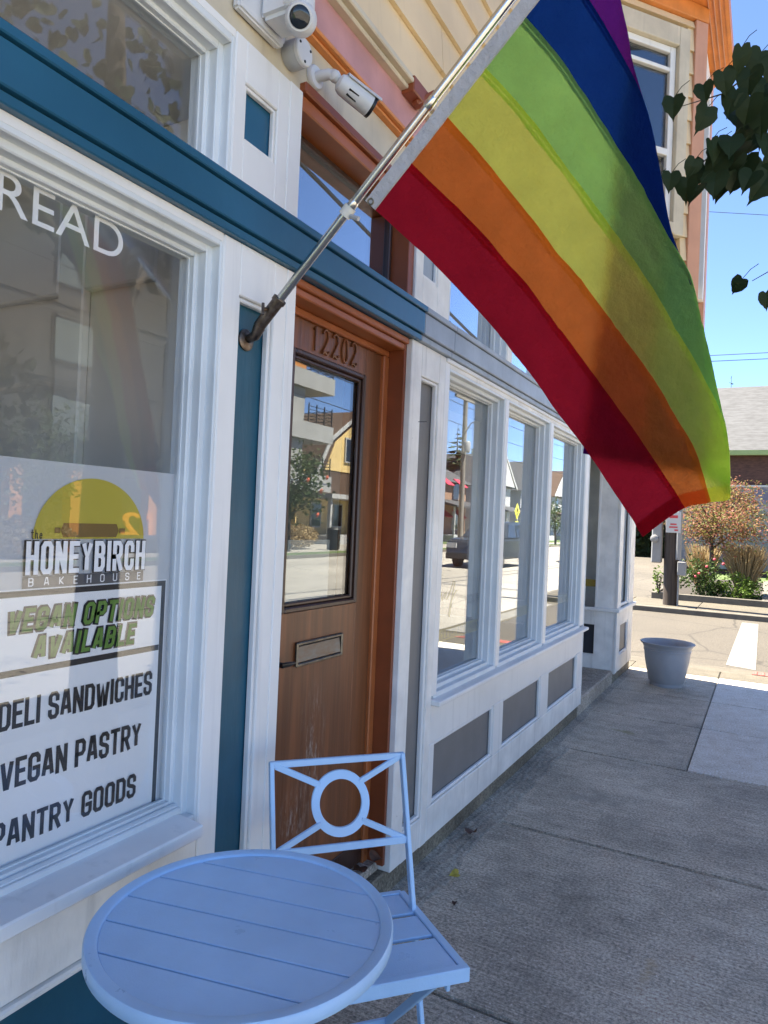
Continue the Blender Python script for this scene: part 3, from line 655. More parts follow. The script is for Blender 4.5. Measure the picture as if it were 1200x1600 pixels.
# ---- design shop windows
panes = [(2.868, 3.630), (3.690, 4.530), (4.605, 5.572)]
wins = []
for (a, b) in panes:
    wins.append(window(a, b, .738, 2.185, -.09, M['glass_coated'], M['white_gloss'], name='shop_window'))
bp('mullion', BX(-.10, .0, 3.632, 3.688, .74, 2.185), 'white', bevel=.003)
bp('mullion', BX(-.10, .0, 4.532, 4.603, .74, 2.185), 'white', bevel=.003)
bp('end_post', BX(-.10, .0, 5.574, 5.685, .74, 2.224), 'white', bevel=.003)
bp('start_post', BX(-.10, -.001, 2.8155, 2.866, .74, 2.224), 'white', bevel=.003)
bp('window_head', BX(-.10, -.002, 2.867, 5.573, 2.186, 2.225), 'white_old', bevel=.003)
bp('head_bead', BX(-.01, .008, 2.82, 5.69, 2.205, 2.2245), 'white', bevel=.004)
bp('shop_sill', MB().hexa([(-.09,2.816,.700),(.040,2.816,.700),(.040,5.715,.700),(-.09,5.715,.700),(-.09,2.816,.738),(.040,2.816,.722),(.040,5.715,.722),(-.09,5.715,.738)]), 'white', bevel=.004)
bp('sill_apron', BX(-.11, -.0015, 2.816, 5.690, .530, .699), W, bevel=.003)
bp('base_rail', BX(-.11, 0, 2.8155, 5.690, .108, .255), 'white_old', bevel=.003)
edges = [2.816, 2.862, 3.645, 3.795, 4.545, 4.725, 5.535, 5.690]
for i in range(0, 8, 2): bp('panel_stile', BX(-.11, -.0008, edges[i], edges[i+1], .2555, .5295), W, bevel=.003)
for i in range(3):
    a, b = edges[2*i+1], edges[2*i+2]
    bp('base_panel', BX(-.10, -.026, a+.001, b-.001, .256, .529), 'grey_panel')
    bp('base_moulding', MB().ring(-.0255, -.005, a+.001, b-.001, .256, .529, .016), 'white', bevel=.005)
bp('corner_board', BX(-.42, .004, 5.6865, 5.698, .108, 2.224), W, bevel=.003)
# lettering of the design shop on its first window
w1 = wins[0]; XG = -.0965
t = MB(); text(t, 'GE CASTILLO DESIGN INC', 3.015, 3.620, 1.085, .046, .0052, XG); build('shop_lettering', t, M['vinyl_grey'], w1)
t = MB()
sc_pl = [[(3.00,1.135),(3.03,1.165),(3.05,1.15),(3.03,1.125),(3.00,1.13)], [(3.05,1.15),(3.09,1.165),(3.10,1.13),(3.13,1.16),(3.15,1.165),(3.13,1.135),(3.16,1.13),(3.20,1.17),(3.235,1.215),(3.25,1.205),(3.225,1.15),(3.205,1.08),(3.195,1.04),(3.185,1.05),(3.205,1.11),(3.25,1.15),(3.28,1.165)]]
for i, pl in enumerate(sc_pl): t.tube([(XG+.003, p[0], p[1]) for p in pl], .0030, 6)
build('script_lettering', t, M['vinyl_gold'], w1, smooth=True)
for k, (wn, (a, b)) in enumerate(zip(wins, panes)):
    build('gold_stripe', BX(XG-.0004, XG-.0002, a+.02, b-.02, .928, .990), M['vinyl_gold'], wn)
t = MB(); text(t, 'CLEVELAND . MIAMI', 3.10, 3.630, .938, .038, .0040, XG+.0003); build('city_lettering', t, M['vinyl_grey'], w1)
# transoms of the design shop
for (a, b) in ((2.835, 3.62), (3.70, 4.52), (4.62, 5.56)):
    window(a, b, 2.378, 2.735, -.09, M['glass_sky'], M['white_gloss'], name='transom_window')
bp('transom_mullion', BX(-.10, .0, 3.622, 3.698, 2.364, 2.765), 'white_old', bevel=.003)
bp('transom_mullion', BX(-.10, .0, 4.522, 4.618, 2.364, 2.765), 'white_old', bevel=.003)
bp('transom_mullion', BX(-.10, .0, 5.562, 5.69, 2.364, 2.765), 'white_old', bevel=.003)
bp('transom_head', BX(-.10, -.003, 2.8235, 5.56, 2.745, 2.765), 'white_old')
# ---- recessed entrance and end bay
bp('recess_wall', MB().box(-1.60, -1.50, 5.6, 7.2, .136, 2.76).box(-1.5, -.43, 5.60, 5.686, .136, .70), 'white_old')
bp('recess_ceiling', BX(-1.5, -.002, 5.692, 8.04, 2.60, 2.765), 'white_old')
bp('recess_door', BX(-1.498, -1.45, 5.95, 6.85, .14, 2.2), 'wood')
YB = 7.12
eb = bp('end_bay', MB().box(-.21, 0, YB, YB+.10, .10, 2.60).box(-1.5, -.78, YB, YB+.10, .10, 2.60).box(-.78, -.21, YB+.001, YB+.10, .560, .72).box(-.78, -.21, YB+.001, YB+.10, .11, .27).box(-.78, -.21, YB+.001, YB+.10, 2.25, 2.60)
   .box(-.10, 0, YB+.101, 7.33, .105, 2.60).box(-.10, 0, 7.78, 8.05, .105, 2.60).box(-.10, -.002, 7.331, 7.779, .10, .255).box(-.10, -.002, 7.331, 7.779, .565, .72).box(-.10, -.002, 7.331, 7.779, 2.25, 2.60).box(-6, -.101, 7.98, 8.06, -.2, 2.765), 'white_old', bevel=.003)
build('glass', MB().box(-.778, -.212, YB+.045, YB+.05, .72, 2.25), M['glass'], eb)
build('glass', MB().box(-.05, -.045, 7.331, 7.779, .72, 2.25), M['glass_coated'], eb)
build('bay_panel', BX(-.70, -.21, YB+.03, YB+.08, .271, .559), M['dark_panel'], eb)
build('bay_panel', BX(-.08, -.025, 7.332, 7.778, .256, .564), M['grey_panel'], eb)
build('bay_sill', MB().box(-1.4, .03, YB-.035, YB-.001, .70, .735).box(.001, .032, YB, 8.07, .70, .735), M['white'], eb, bevel=.004)
build('bay_moulding', MB().ring(-.024, -.006, 7.332, 7.778, .256, .564, .016).ring(-.04, -.01, 7.332, 7.778, .736, 2.249, .03), M['white'], eb, bevel=.004)
build('post_trim', MB().box(-.012, .006, YB-.008, YB-.001, .11, .699).box(-.012, .006, YB-.008, YB-.001, .736, 2.60).box(-.21, -.19, YB-.008, YB-.001, .736, 2.25), M['white'], eb)
build('gold_stripe', MB().box(-.776, -.214, YB+.055, YB+.056, .93, 1.0).box(-.06, -.059, 7.34, 7.77, .93, 1.0), M['vinyl_gold'], eb)

# ---- frieze and upper floor
bp('frieze_board', BX(-.11, -.012, -6, 8.05, 2.7665, 2.944), 'cream', bevel=.002)
bp('pink_fillet', BX(-.02, -.004, 2.4885, 8.05, 2.802, 2.812), 'pink')
bp('frieze_moulding', MB().box(-.1, .012, -6, 8.05, 2.945, 2.953).box(-.1, .030, -6, 8.05, 2.954, 2.966).box(-.1, .020, -6, 8.05, 2.967, 2.974), 'orange', bevel=.003)
bp('pink_frieze', BX(-.10, 0, -6, 8.05, 2.975, 3.112), 'pink')
bp('ledge', MB().box(-.1, .030, -6, 8.06, 3.113, 3.130).box(-.1, .052, -6, 8.07, 3.131, 3.150).box(-.1, .040, -6, 8.06, 3.151, 3.172), 'cream', bevel=.004)
bp('broken_ledge_end', MB().box(.0, .055, 2.30, 2.42, 3.100, 3.16).bar((.03,2.36,3.09),(.06,2.45,3.17),.03,.02), 'rust', bevel=.004)
def siding_board(parent, o, d, nrm, length, z, ex, m, name='siding_board'):
    d = Vector((*d, 0)); nv = Vector((*nrm, 0)); o = Vector((*o, 0)); zv = Vector((0, 0, 1))
    def P(s, n_, zz): return o + d*s + nv*n_ + zv*zz
    a, b = 0.002, length-.002
    p = [P(a,-.02,z), P(b,-.02,z), P(b,.030,z), P(a,.030,z), P(a,-.02,z+ex-.002), P(b,-.02,z+ex-.002), P(b,.012,z+ex-.002), P(a,.012,z+ex-.002)]
    return build(name, MB().hexa(p), m, parent)
z = 3.173; k = 0
while z < 5.7:
    y0 = -6; cuts = sorted([-6, -2.6 + (k*1.7) % 2.3, 2.62 if k == 1 else 1.0 + (k*1.37) % 2.9, 4.97])
    for a, b in zip(cuts[:-1], cuts[1:]): siding_board(bld, (-.01, a), (0, 1), (1, 0), b-a, z, .195, M['siding'])
    siding_board(bld, (-.01, 7.45), (0, 1), (1, 0), .62, z, .195, M['siding'])
    z += .195; k += 1
# oriel bay
A_, B_, C_, D_ = Vector((0, 4.96)), Vector((.69, 5.78)), Vector((.69, 6.78)), Vector((0, 7.45))
core = MB(); z0, z1 = 3.19, 5.50
core.extrude([(A_.x-.3, A_.y, z0), (A_.x-.02, A_.y+.02, z0), (B_.x-.03, B_.y+.012, z0), (C_.x-.03, C_.y-.012, z0), (D_.x-.02, D_.y-.02, z0), (D_.x-.3, D_.y, z0)], (0, 0, z1-z0))
bay = bp('oriel_bay', core, 'siding')
db = (B_-A_).normalized(); nb = Vector((db.y, -db.x)); Lb = (B_-A_).length
def bpt(s, n_, zz): q = B_ + db*s + nb*n_; return (q.x, q.y, zz)      # s measured back from the outer corner
def bbox(mb, s0, s1, n0, n1, za, zb): return mb.hexa([bpt(s0,n0,za), bpt(s1,n0,za), bpt(s1,n1,za), bpt(s0,n1,za), bpt(s0,n0,zb), bpt(s1,n0,zb), bpt(s1,n1,zb), bpt(s0,n1,zb)])
ex = .177; z = 3.20; k = 0
while z < 5.36:
    e2 = min(ex, 5.385-z)
    if 3.72 < z + ex and z < 5.28:
        siding_board(bay, A_, db, nb, Lb-.925, z, e2, M['siding']); siding_board(bay, B_-db*.148, db, nb, .062, z, e2, M['siding'])
    else: siding_board(bay, A_, db, nb, Lb-.088, z, e2, M['siding'])
    z += ex; k += 1
build('corner_board', bbox(MB(), -.088, .03, -.02, .040, 3.19, 5.385), M['tan_trim'], bay, bevel=.003)
build('frieze', bbox(MB(), -Lb, .03, -.02, .048, 5.387, 5.50), M['orange'], bay, bevel=.003)
build('front_trim', MB().box(.67, .715, 5.84, 5.96, 3.19, 5.5).box(.67, .712, 6.6, 6.77, 3.19, 5.5), M['tan_trim'], bay)
build('front_casing', MB().box(.67, .708, 5.965, 6.06, 3.5, 5.4).box(.67, .708, 6.5, 6.595, 3.5, 5.4).box(.67, .704, 6.061, 6.499, 5.2, 5.4), M['white'], bay)
build('front_pane', BX(.65, .67, 6.06, 6.5, 3.6, 5.2), M['dark_glass'], bay)
bwn = build('bay_window_casing', bbox(bbox(bbox(bbox(MB(), -.247, -.148, -.01, .050, 3.72, 5.28), -.925, -.826, -.01, .050, 3.72, 5.28), -.825, -.248, -.01, .050, 5.135, 5.279), -.825, -.248, -.01, .070, 3.72, 3.80), M['cream'], bay, bevel=.004)
build('bay_sash', bbox(bbox(bbox(bbox(bbox(MB(), -.300, -.249, -.02, .015, 3.80, 5.134), -.825, -.775, -.02, .015, 3.80, 5.134), -.774, -.301, -.02, .014, 5.085, 5.133), -.774, -.301, -.02, .014, 4.945, 4.975), -.774, -.301, -.02, .020, 4.31, 4.36), M['white'], bay, bevel=.003)
build('bay_pane', bbox(MB(), -.77, -.30, -.02, -.012, 3.80, 5.09), M['glass_coated'], bay)
build('bay_backing', bbox(MB(), -.78, -.29, -.028, -.022, 3.80, 5.09), M['dark_glass'], bay)  # dark sheet close behind the pane
# eave of the bay and roof
sf = MB(); sf.extrude([(-.3, 4.70, 5.502), (.06, 4.70, 5.502), (.845, 5.68, 5.502), (.845, 6.70, 5.502), (.70, 6.86, 5.502), (-.3, 7.7, 5.502)], (0, 0, .05))
build('bay_soffit', sf, M['orange'], bay)
for i in range(3):
    build('soffit_batten', BX(.735+i*.038, .742+i*.038, 5.60, 6.69, 5.490, 5.5015), M['tan_trim'], bay)
sf = MB(); sf.extrude([(.846, 5.67, 5.495), (.875, 5.66, 5.495), (.875, 6.74, 5.495), (.846, 6.72, 5.495)], (0, 0, .14)); build('bay_fascia', sf, M['orange'], bay)
bp('upper_wall', MB().box(-7, -.03, -6, 8.04, 2.77, 5.85), 'siding')
bp('eave', BX(-.3, .35, -6.2, 8.2, 5.75, 5.95), 'orange')
rf = MB(); rf.extrude([(.42, -6.3, 5.95), (-3.5, -6.3, 7.6), (-7.4, -6.3, 5.95)], (0, 14.55, 0)); bp('roof', rf, 'roof_shingle')
bp('rear_wall', MB().box(-7, -6.9, -6, 8.04, -.2, 2.769).box(-6.9, -.12, -6, -5.9, -.2, 2.769), 'siding')
# ---- rooms behind the glass
bp('room_floor', BX(-6.8, -.43, -5.8, 5.55, .02, .10), 'interior_floor')
bp('room_ceiling', BX(-6.8, -.12, -5.8, 5.55, 2.70, 2.765), 'interior')
bp('display_deck', BX(-1.3, -.115, -5.8, 1.54, .60, .69), 'interior')
bp('partition', BX(-6.8, -.115, 1.60, 1.66, .1, 2.7), 'interior')
bp('partition', BX(-6.8, -.115, 2.50, 2.56, .1, 2.7), 'interior')
bp('back_partition', BX(-3.0, -2.9, -5.8, 1.6, .1, 2.7), 'interior')
bp('back_partition', BX(-2.6, -2.5, 1.66, 5.55, .1, 2.7), 'interior')
bp('wall_panelling', MB().box(-.44, -.116, 1.562, 1.598, .1, 2.699).box(-.905, -.775, 1.562, 1.598, .1, 2.699).box(-1.9, -1.6, 1.562, 1.598, .1, 2.699).box(-.774, -.441, 1.562, 1.598, 2.225, 2.699).box(-1.599, -.906, 1.562, 1.598, 2.225, 2.699).box(-.774, -.441, 1.562, 1.598, .1, .9).box(-1.599, -.906, 1.562, 1.598, .1, .9), 'interior', bevel=.006)

# =================================================================== THINGS ON THE WALL
# turret camera
tc = thing('security_camera', 'white ball-shaped security camera with black lens on square wall bracket', 'camera', (.0, 1.50, 2.80), 'security cameras')
br = build('mount_plate', MB().extrude([(-.010, 1.38, 2.815), (-.010, 1.56, 2.815), (-.010, 1.58, 2.835), (-.010, 1.58, 3.02), (-.010, 1.38, 3.02)], (.025, 0, 0)), M['cam_white'], tc, bevel=.006, seg=2)
build('mount_arm', MB().extrude([(.015, 1.46, 2.83), (.015, 1.56, 2.83), (.015, 1.56, 2.95), (.015, 1.46, 2.95)], (.10, 0, 0)), M['cam_white'], tc, bevel=.012, seg=2)
cdir = Vector((.45, -.75, -.42)).normalized(); tcen = Vector((.125, 1.500, 2.822))
bl = MB(); bl.lathe(tcen, [(.014,-.040),(.031,-.032),(.040,-.014),(.043,.005),(.039,.024),(.034,.033),(.032,.036)], 28, cdir); build('camera_ball', bl, M['cam_white'], tc, smooth=True)
build('camera_collar', MB().lathe(tcen + Vector((-.012,.0,.035)), [(.038,-.016),(.045,-.009),(.045,.023),(.038,.030)], 28, (0,0,1)), M['cam_white'], tc, smooth=True)
build('lens', MB().lathe(tcen + cdir*.0365, [(.027,-.004),(.027,.002),(.023,.005),(.009,.006)], 28, cdir), M['dark_glass'], tc, smooth=True)
jb = thing('junction_box', 'round grey cable junction box between the two security cameras', 'junction box', (.0, 1.60, 2.80))
build('box_body', MB().lathe((-.011, 1.630, 2.838), [(.038,0),(.040,.01),(.040,.040),(.038,.044)], 24, (1,0,0)), M['cam_grey'], jb, smooth=True)
build('box_lid', MB().lathe((.034, 1.630, 2.838), [(.039,0),(.039,.010),(.036,.013)], 24, (1,0,0)), M['cam_white'], jb, smooth=True)
for a in (30, 150, 270): build('screw', MB().lathe((.046, 1.630+.029*math.cos(R(a)), 2.838+.029*math.sin(R(a))), [(.004,0),(.004,.003)], 8, (1,0,0)), M['dark_metal'], jb)
bc = thing('security_camera', 'white cylindrical bullet security camera on short arm above the door', 'camera', (.0, 1.72, 2.80), 'security cameras')
build('base_plate', MB().lathe((-.011, 1.755, 2.848), [(.035,0),(.036,.009),(.032,.015)], 24, (1,0,0)), M['cam_white'], bc, smooth=True)
build('arm', MB().tube([(.0,1.755,2.848),(.042,1.762,2.850),(.058,1.770,2.844)], [.016,.016,.015], 14), M['cam_white'], bc, smooth=True)
build('swivel', MB().lathe((.058,1.770,2.844), [(.006,-.018),(.016,-.012),(.019,0),(.016,.012),(.006,.018)], 16, (0,1,0)), M['cam_white'], bc, smooth=True)
b0, b1 = Vector((.070, 1.778, 2.828)), Vector((.125, 1.868, 2.790)); bd = (b1-b0); Lc = bd.length; bd.normalize()
build('barrel', MB().lathe(b0, [(.013,-.006),(.025,.0),(.031,.014),(.032,.04),(.033,Lc)], 28, bd), M['cam_white'], bc, smooth=True)
build('lens_face', MB().lathe(b1, [(.033,0),(.0335,.010),(.028,.012),(.012,.013)], 28, bd), M['black'], bc, smooth=True)
sx = bd.cross(Vector((0,0,1))).normalized(); up = sx.cross(bd).normalized()
vs = MB(); pf = []
for i in range(9):
    a = R(20+140*i/8); pf.append((sx*math.cos(a) + up*math.sin(a)))
for (l0, rr) in ((.012, .0355), (Lc+.022, .0375)):
    for q in pf: vs.v.append(tuple(b0 + bd*l0 + q*rr))
    for q in pf: vs.v.append(tuple(b0 + bd*l0 + q*(rr+.003)))
for i in range(8):
    vs.f += [(i, i+1, 18+i+1, 18+i), (9+i, 27+i, 27+i+1, 9+i+1), (i, 9+i, 9+i+1, i+1), (18+i, 18+i+1, 27+i+1, 27+i)]
vs.f += [(0, 18, 27, 9), (8, 17, 35, 26)]
build('visor', vs, M['cam_white'], bc, smooth=True)
build('barrel_label', MB().hexa([tuple(b0 + bd*l + (sx*cx_ - up*.5).normalized()*r_) for r_ in (.0322, .0332) for (l, cx_) in ((.03,.2),(.065,.2),(.065,.9),(.03,.9))]), M['dark_metal'], bc)

# flagpole and flag
h_ = Vector((.7071, 0, .7071)); PB = Vector((.055, 1.517, 2.055))
fpole = thing('flagpole', 'steel flagpole slanting up from bracket on teal panel', 'flagpole', (0, 1.517, 2.0))
build('pole', MB().tube([PB, PB + h_*1.55], .0115, 16), M['steel'], fpole, smooth=True)
for L in (.33, .63, .95): build('pole_joint', MB().tube([PB + h_*L, PB + h_*(L+.004), PB + h_*(L+.026), PB + h_*(L+.030)], [.0115,.0128,.0128,.0115], 16), M['steel'], fpole, smooth=True)
build('finial', MB().lathe(PB + h_*1.55, [(.012,0),(.02,.006),(.026,.025),(.018,.042),(.004,.05)], 16, h_), M['steel'], fpole, smooth=True)
bk = build('bracket', MB().tube([PB - h_*.055, PB + h_*.035], [.0165,.0165], 16), M['bracket_metal'], fpole, smooth=True)
build('bracket_lip', MB().tube([PB + h_*.030, PB + h_*.042], .0195, 16), M['bracket_metal'], bk, smooth=True)
build('bracket_knuckle', MB().tube([(-.020,1.517,1.985),(.004,1.517,1.99),(.018,1.517,2.015)], [.012,.014,.017], 12), M['bracket_metal'], bk, smooth=True)
build('bracket_foot', MB().lathe((-.030, 1.517, 1.982), [(.030,0),(.030,.005),(.022,.010)], 20, (1,0,0)), M['bracket_metal'], bk, smooth=True)
build('thumb_screw', MB().tube([PB + Vector((0,-.016,0)), PB + Vector((0,-.034,-.004))], .005, 8).tube([PB + Vector((0,-.034,.012)), PB + Vector((0,-.034,-.018))], .004, 8), M['bracket_metal'], bk)
clip = build('clip_ring', MB().tube([PB + h_*.315, PB + h_*.342], .0165, 20), M['paper'], fpole, smooth=True)
build('clip_hook', MB().tube([PB + h_*.328 + Vector((.010,0,-.014)), PB + h_*.335 + Vector((.030,0,-.030))], .006, 8), M['cam_grey'], clip)

flag = thing('rainbow_flag', 'six-striped rainbow flag hanging from the slanted steel pole', 'flag', (.363, 1.517, 2.283))
P0 = Vector((.363, 1.517, 2.283)); SW = .130
ROWS = [  # pixel path of each seam (first point on the hoist) and depth Y gained along it
 [(583,325),(667,400),(735,473),(800,548),(860,626),(912,699),(960,770),(1005,838)],
 [(637,262),(736,356),(821,450),(877,524),(930,597),(981,668),(1021,726),(1067,795)],
 [(698,188),(760,262),(825,343),(885,419),(941,489),(990,555),(1040,631),(1083,706),(1108,785)],
 [(761,113),(816,180),(864,242),(912,307),(954,365),(991,415),(1032,478),(1085,571),(1120,640),(1136,695),(1141,776)],
 [(825,35),(866,88),(910,152),(960,228),(1003,298),(1042,370),(1083,448),(1104,560),(1108,660),(1092,738)],
 [(884,-42),(914,0),(959,73),(1011,178),(1034,300),(1030,430),(1018,570),(1005,728)],
 [(944,-118),(966,-20),(985,80),(975,170),(963,250),(954,367),(940,488),(925,593),(911,708)]]
def gains(row, total):
    L = [0]
    for p, q in zip(row[:-1], row[1:]): L.append(L[-1] + math.hypot(q[0]-p[0], q[1]-p[1]))
    return [total*l/L[-1] for l in L]
YGAIN = [gains(ROWS[0], .76), gains(ROWS[1], .78), gains(ROWS[2], .80), gains(ROWS[3], .83),
 gains(ROWS[4][:7], .50) + [('b',.034),('b',.026),('b',.014)],
 [0,.05,.12,.26,('b',.024),('b',.008),('b',.003),('b',.003)],
 [0,.06,.16,('b',.034),('b',.020),('b',.008),('b',.003),('b',.003),('b',.003)]]   # ('b', g): this far behind the front layer
def cat(P, t):
    n = len(P)-1; x = max(0, min(.99999, t))*n; i = int(x); u = x-i
    p0, p1, p2, p3 = P[max(0, i-1)], P[i], P[i+1], P[min(n, i+2)]
    return p1 + (p2-p0)*(.5*u) + (p0*2.5*-1 + p1*0 if False else (p0*2 - p1*5 + p2*4 - p3)*.5)*u*u + ((p1*3 - p0 - p2*3 + p3)*.5)*u*u*u
def resample(P, N):
    S = [cat(P, i/200) for i in range(201)]; L = [0]
    for a, b in zip(S[:-1], S[1:]): L.append(L[-1] + (b-a).length)
    out = []; j = 0
    for i in range(N+1):
        t = L[-1]*i/N
        while j < 199 and L[j+1] < t: j += 1
        u = (t-L[j])/max(1e-9, L[j+1]-L[j]); out.append(S[j].lerp(S[j+1], min(1, max(0, u))))
    return out
NT = 130
curves = []; front = []
def front_gain(px, py):
    best = sorted(((q[0]-px)**2 + (q[1]-py)**2, q[2]) for q in front)[:4]
    ws = [1/(d_+25) for d_, g in best]; return sum(w_*g for w_, (d_, g) in zip(ws, best))/sum(ws)
for k in range(4):                                         # dense pixel samples of the front sheet
    for u in range(10):
        A = [Vector((p[0], p[1], g)) for p, g in zip(ROWS[k], YGAIN[k])]
        nx = [Vector((p[0], p[1], g)) for p, g in zip(ROWS[k+1], YGAIN[k+1]) if not isinstance(g, tuple)]
        for i in range(31): q = cat(A, i/30).lerp(cat(nx, i/30), u/10); front.append((q.x, q.y, q.z))
for k, (rw, yg) in enumerate(zip(ROWS, YGAIN)):
    yg = [front_gain(*p) + g[1] if isinstance(g, tuple) else g for p, g in zip(rw, yg)]
    P = [P0 + h_*(SW*k)] + [at_y(px, py, 1.517+g) for (px, py), g in zip(rw[1:], yg[1:])]
    curves.append(resample(P, NT))
def fraw(s, j):
    p = cat([curves[k][j] for k in range(7)], s/6.0)
    t = j/NT
    q = noise.noise(Vector((s*1.3+.4*t, t*5.0, 1.7)))*.0065 + noise.noise(Vector((s*3.5-2.5*t, t*9, 4)))*.0045 + noise.noise(Vector((s*6+8*t, t*7, 9)))*.0042 + noise.noise(Vector((s*2.2-9*t, s*5+6*t, 3)))*.0045
    q += noise.noise(Vector((s*9+14*t, t*26-s*3, 2)))*.0026 + noise.noise(Vector((s*14-22*t, t*30+s*6, 6)))*.0014 - .004*math.exp(-((t*1.6-s*.11-.62)/.012)**2) + .003*math.exp(-((t-.45+s*.02)/.008)**2)
    return p + Vector((.35, -.85, .35))*q*min(1, t*6+.15)*(.25 if s > 4.3 else 1)
def pix(p):
    d = p - CAM; z_ = d.dot(_f); return 600 + FPX*d.dot(_r)/z_, 800 - FPX*d.dot(_u)/z_
grid = {}
def tcon(s): return .66 + (s-4)*(-.30) if s < 5 else .36 - (s-5)*.08     # share of the length before the fold
for i in range(40):
    s0 = 4.05 + 1.95*i/39
    for j in range(int(NT*(tcon(s0)-.05))):
        p = fraw(s0, j); u, v = pix(p); grid.setdefault((int(u//8), int(v//8)), []).append(p.y)
for i in range(81):                                        # where the front sheet lies, to keep the folded part behind it
    s0 = 4.05*i/80
    for j in range(NT+1):
        p = fraw(s0, j); u, v = pix(p); grid.setdefault((int(u//8), int(v//8)), []).append(p.y)

def fsurf(s, j):
    p = fraw(s, j)
    if s > 4.12 and j/NT > tcon(s)+.03:
        u, v = pix(p); ys_ = [y for a in (-1,0,1) for b in (-1,0,1) for y in grid.get((int(u//8)+a, int(v//8)+b), ())]
        if ys_:
            g = max(ys_) + .0045
            if p.y < g: p = p + (p-CAM)*((g-p.y)/(p.y-CAM.y))
    return p
SUB = 11
for k, (nm, c) in enumerate(FLAGC):
    mb = MB(); rows = [k + i/SUB for i in range(SUB+1)]
    if k < 5: rows.append(k+1+.055)                       # lap over the next stripe makes the seam
    base = []
    for s in rows:
        for j in range(NT+1): base.append(fsurf(min(s, 6), j))
    nr = len(rows)
    mb.v = [tuple(p + (Vector((.0012,-.0022,.0012)) if i//(NT+1) == nr-1 and k < 5 else Vector())) for i, p in enumerate(base)]
    for i in range(nr-1):
        for j in range(NT): a = i*(NT+1)+j; mb.f.append((a, a+1, a+NT+2, a+NT+1))
    if k > 0:                                              # the felled seam laps under the stripe before it as well
        n0 = len(mb.v)
        for s in (k-.06, k):
            for j in range(NT+1): mb.v.append(tuple(fsurf(s, j) + Vector((-.0008, .0016, -.0008))))
        for j in range(NT): mb.f.append((n0+j, n0+j+1, n0+j+NT+2, n0+j+NT+1))
    n0 = len(mb.v); J = 5                                  # turned hem at the fly end
    for s in rows[:SUB+1]:
        for j in range(NT-J, NT+1): mb.v.append(tuple(fsurf(s, j) + Vector((-.001, .0025, -.001))))
    for i in range(SUB):
        for j in range(J): a = n0+i*(J+1)+j; mb.f.append((a, a+1, a+J+2, a+J+1))
    build('stripe', mb, M['flag_'+nm], flag, smooth='full', label=nm+' stripe of the flag')
hd = MB()
for i in range(41):
    s = 6*i/40; p = fsurf(s, 0); q = fsurf(s, 1); dv = (p - q).normalized(); dv = (dv*.6 + Vector((-.7071,0,.7071))*.6).normalized()
    hd.v += [tuple(p + dv*-.006 + Vector((0,-.003,0))), tuple(p + dv*.025 + Vector((0,-.003,0))), tuple(p + dv*.025 + Vector((0,.003,0))), tuple(p + dv*-.006 + Vector((0,.003,0)))]
for i in range(40):
    for j in range(4): a = i*4+j; b = i*4+(j+1) % 4; hd.f.append((a, b, b+4, a+4))
build('header', hd, M['flag_header'], flag)
for s in (.10, 5.9):
    p = fsurf(s, 0); q = fsurf(s, 1); dv = ((p-q).normalized()*.6 + Vector((-.7071,0,.7071))*.6).normalized()
    g = MB(); ring = [p + dv*.012 + Vector((0,-.0045,0)) + (h_*math.cos(a) + dv*math.sin(a))*.007 for a in [2*math.pi*i/16 for i in range(17)]]
    g.tube(ring, .0022, 6, False); build('grommet', g, M['brass'], flag, smooth=True)

# =================================================================== FURNITURE
TC = Vector((.393, 1.095, 0)); TR = .290; TZ = .715; ta = R(12.5); tx = Vector((math.cos(ta), math.sin(ta), 0)); ty = Vector((-math.sin(ta), math.cos(ta), 0))
tab = thing('bistro_table', 'round powder blue metal bistro table with slatted top by the bakery window', 'table', (TC.x, TC.y, 0))
rim = MB().lathe((TC.x, TC.y, TZ), [(TR-.026,-.027),(TR-.003,-.027),(TR,-.023),(TR,-.004),(TR-.003,.0),(TR-.022,.0),(TR-.025,-.0025),(TR-.026,-.008)], 96)
rim.f = [f for f in rim.f if len(f) == 4]; n = 96; rim.f += [(7*n+k, 7*n+(k+1) % n, (k+1) % n, k) for k in range(n)]
build('table_rim', rim, M['furn'], tab, smooth=True)
ri = TR-.0255; ns = 6; sw = 2*ri/ns
for i in range(ns):
    y0, y1 = -ri+i*sw+.0018, -ri+(i+1)*sw-.0018; y0 = max(y0, -ri+.0005); y1 = min(y1, ri-.0005)
    up_ = []; lo = []
    for q in range(15):
        y = y0 + (y1-y0)*q/14; x = math.sqrt(max(0, ri*ri-y*y)); up_.append((x, y)); lo.append((-x, y))
    poly = up_ + lo[::-1]
    build('slat', MB().extrude([TC + tx*p[0] + ty*p[1] + Vector((0,0,TZ-.013)) for p in poly], (0,0,.008)), M['furn'], tab, bevel=.0012)
build('groove_shade_disc', MB().lathe((TC.x, TC.y, TZ-.0165), [(ri-.001,-.001),(ri-.001,.001)], 64), M['furn_groove_shade'], tab)  # dark disc added under the slats so the gaps look shaded
build('under_plate', MB().bar(TC+ty*-.2+Vector((0,0,TZ-.020)), TC+ty*.2+Vector((0,0,TZ-.020)), .03, .010).bar(TC+tx*.10-ty*.2+Vector((0,0,TZ-.021)), TC+tx*.10+ty*.2+Vector((0,0,TZ-.021)), .03, .010).bar(TC-tx*.10-ty*.2+Vector((0,0,TZ-.022)), TC-tx*.10+ty*.2+Vector((0,0,TZ-.022)), .03, .010), M['furn'], tab)
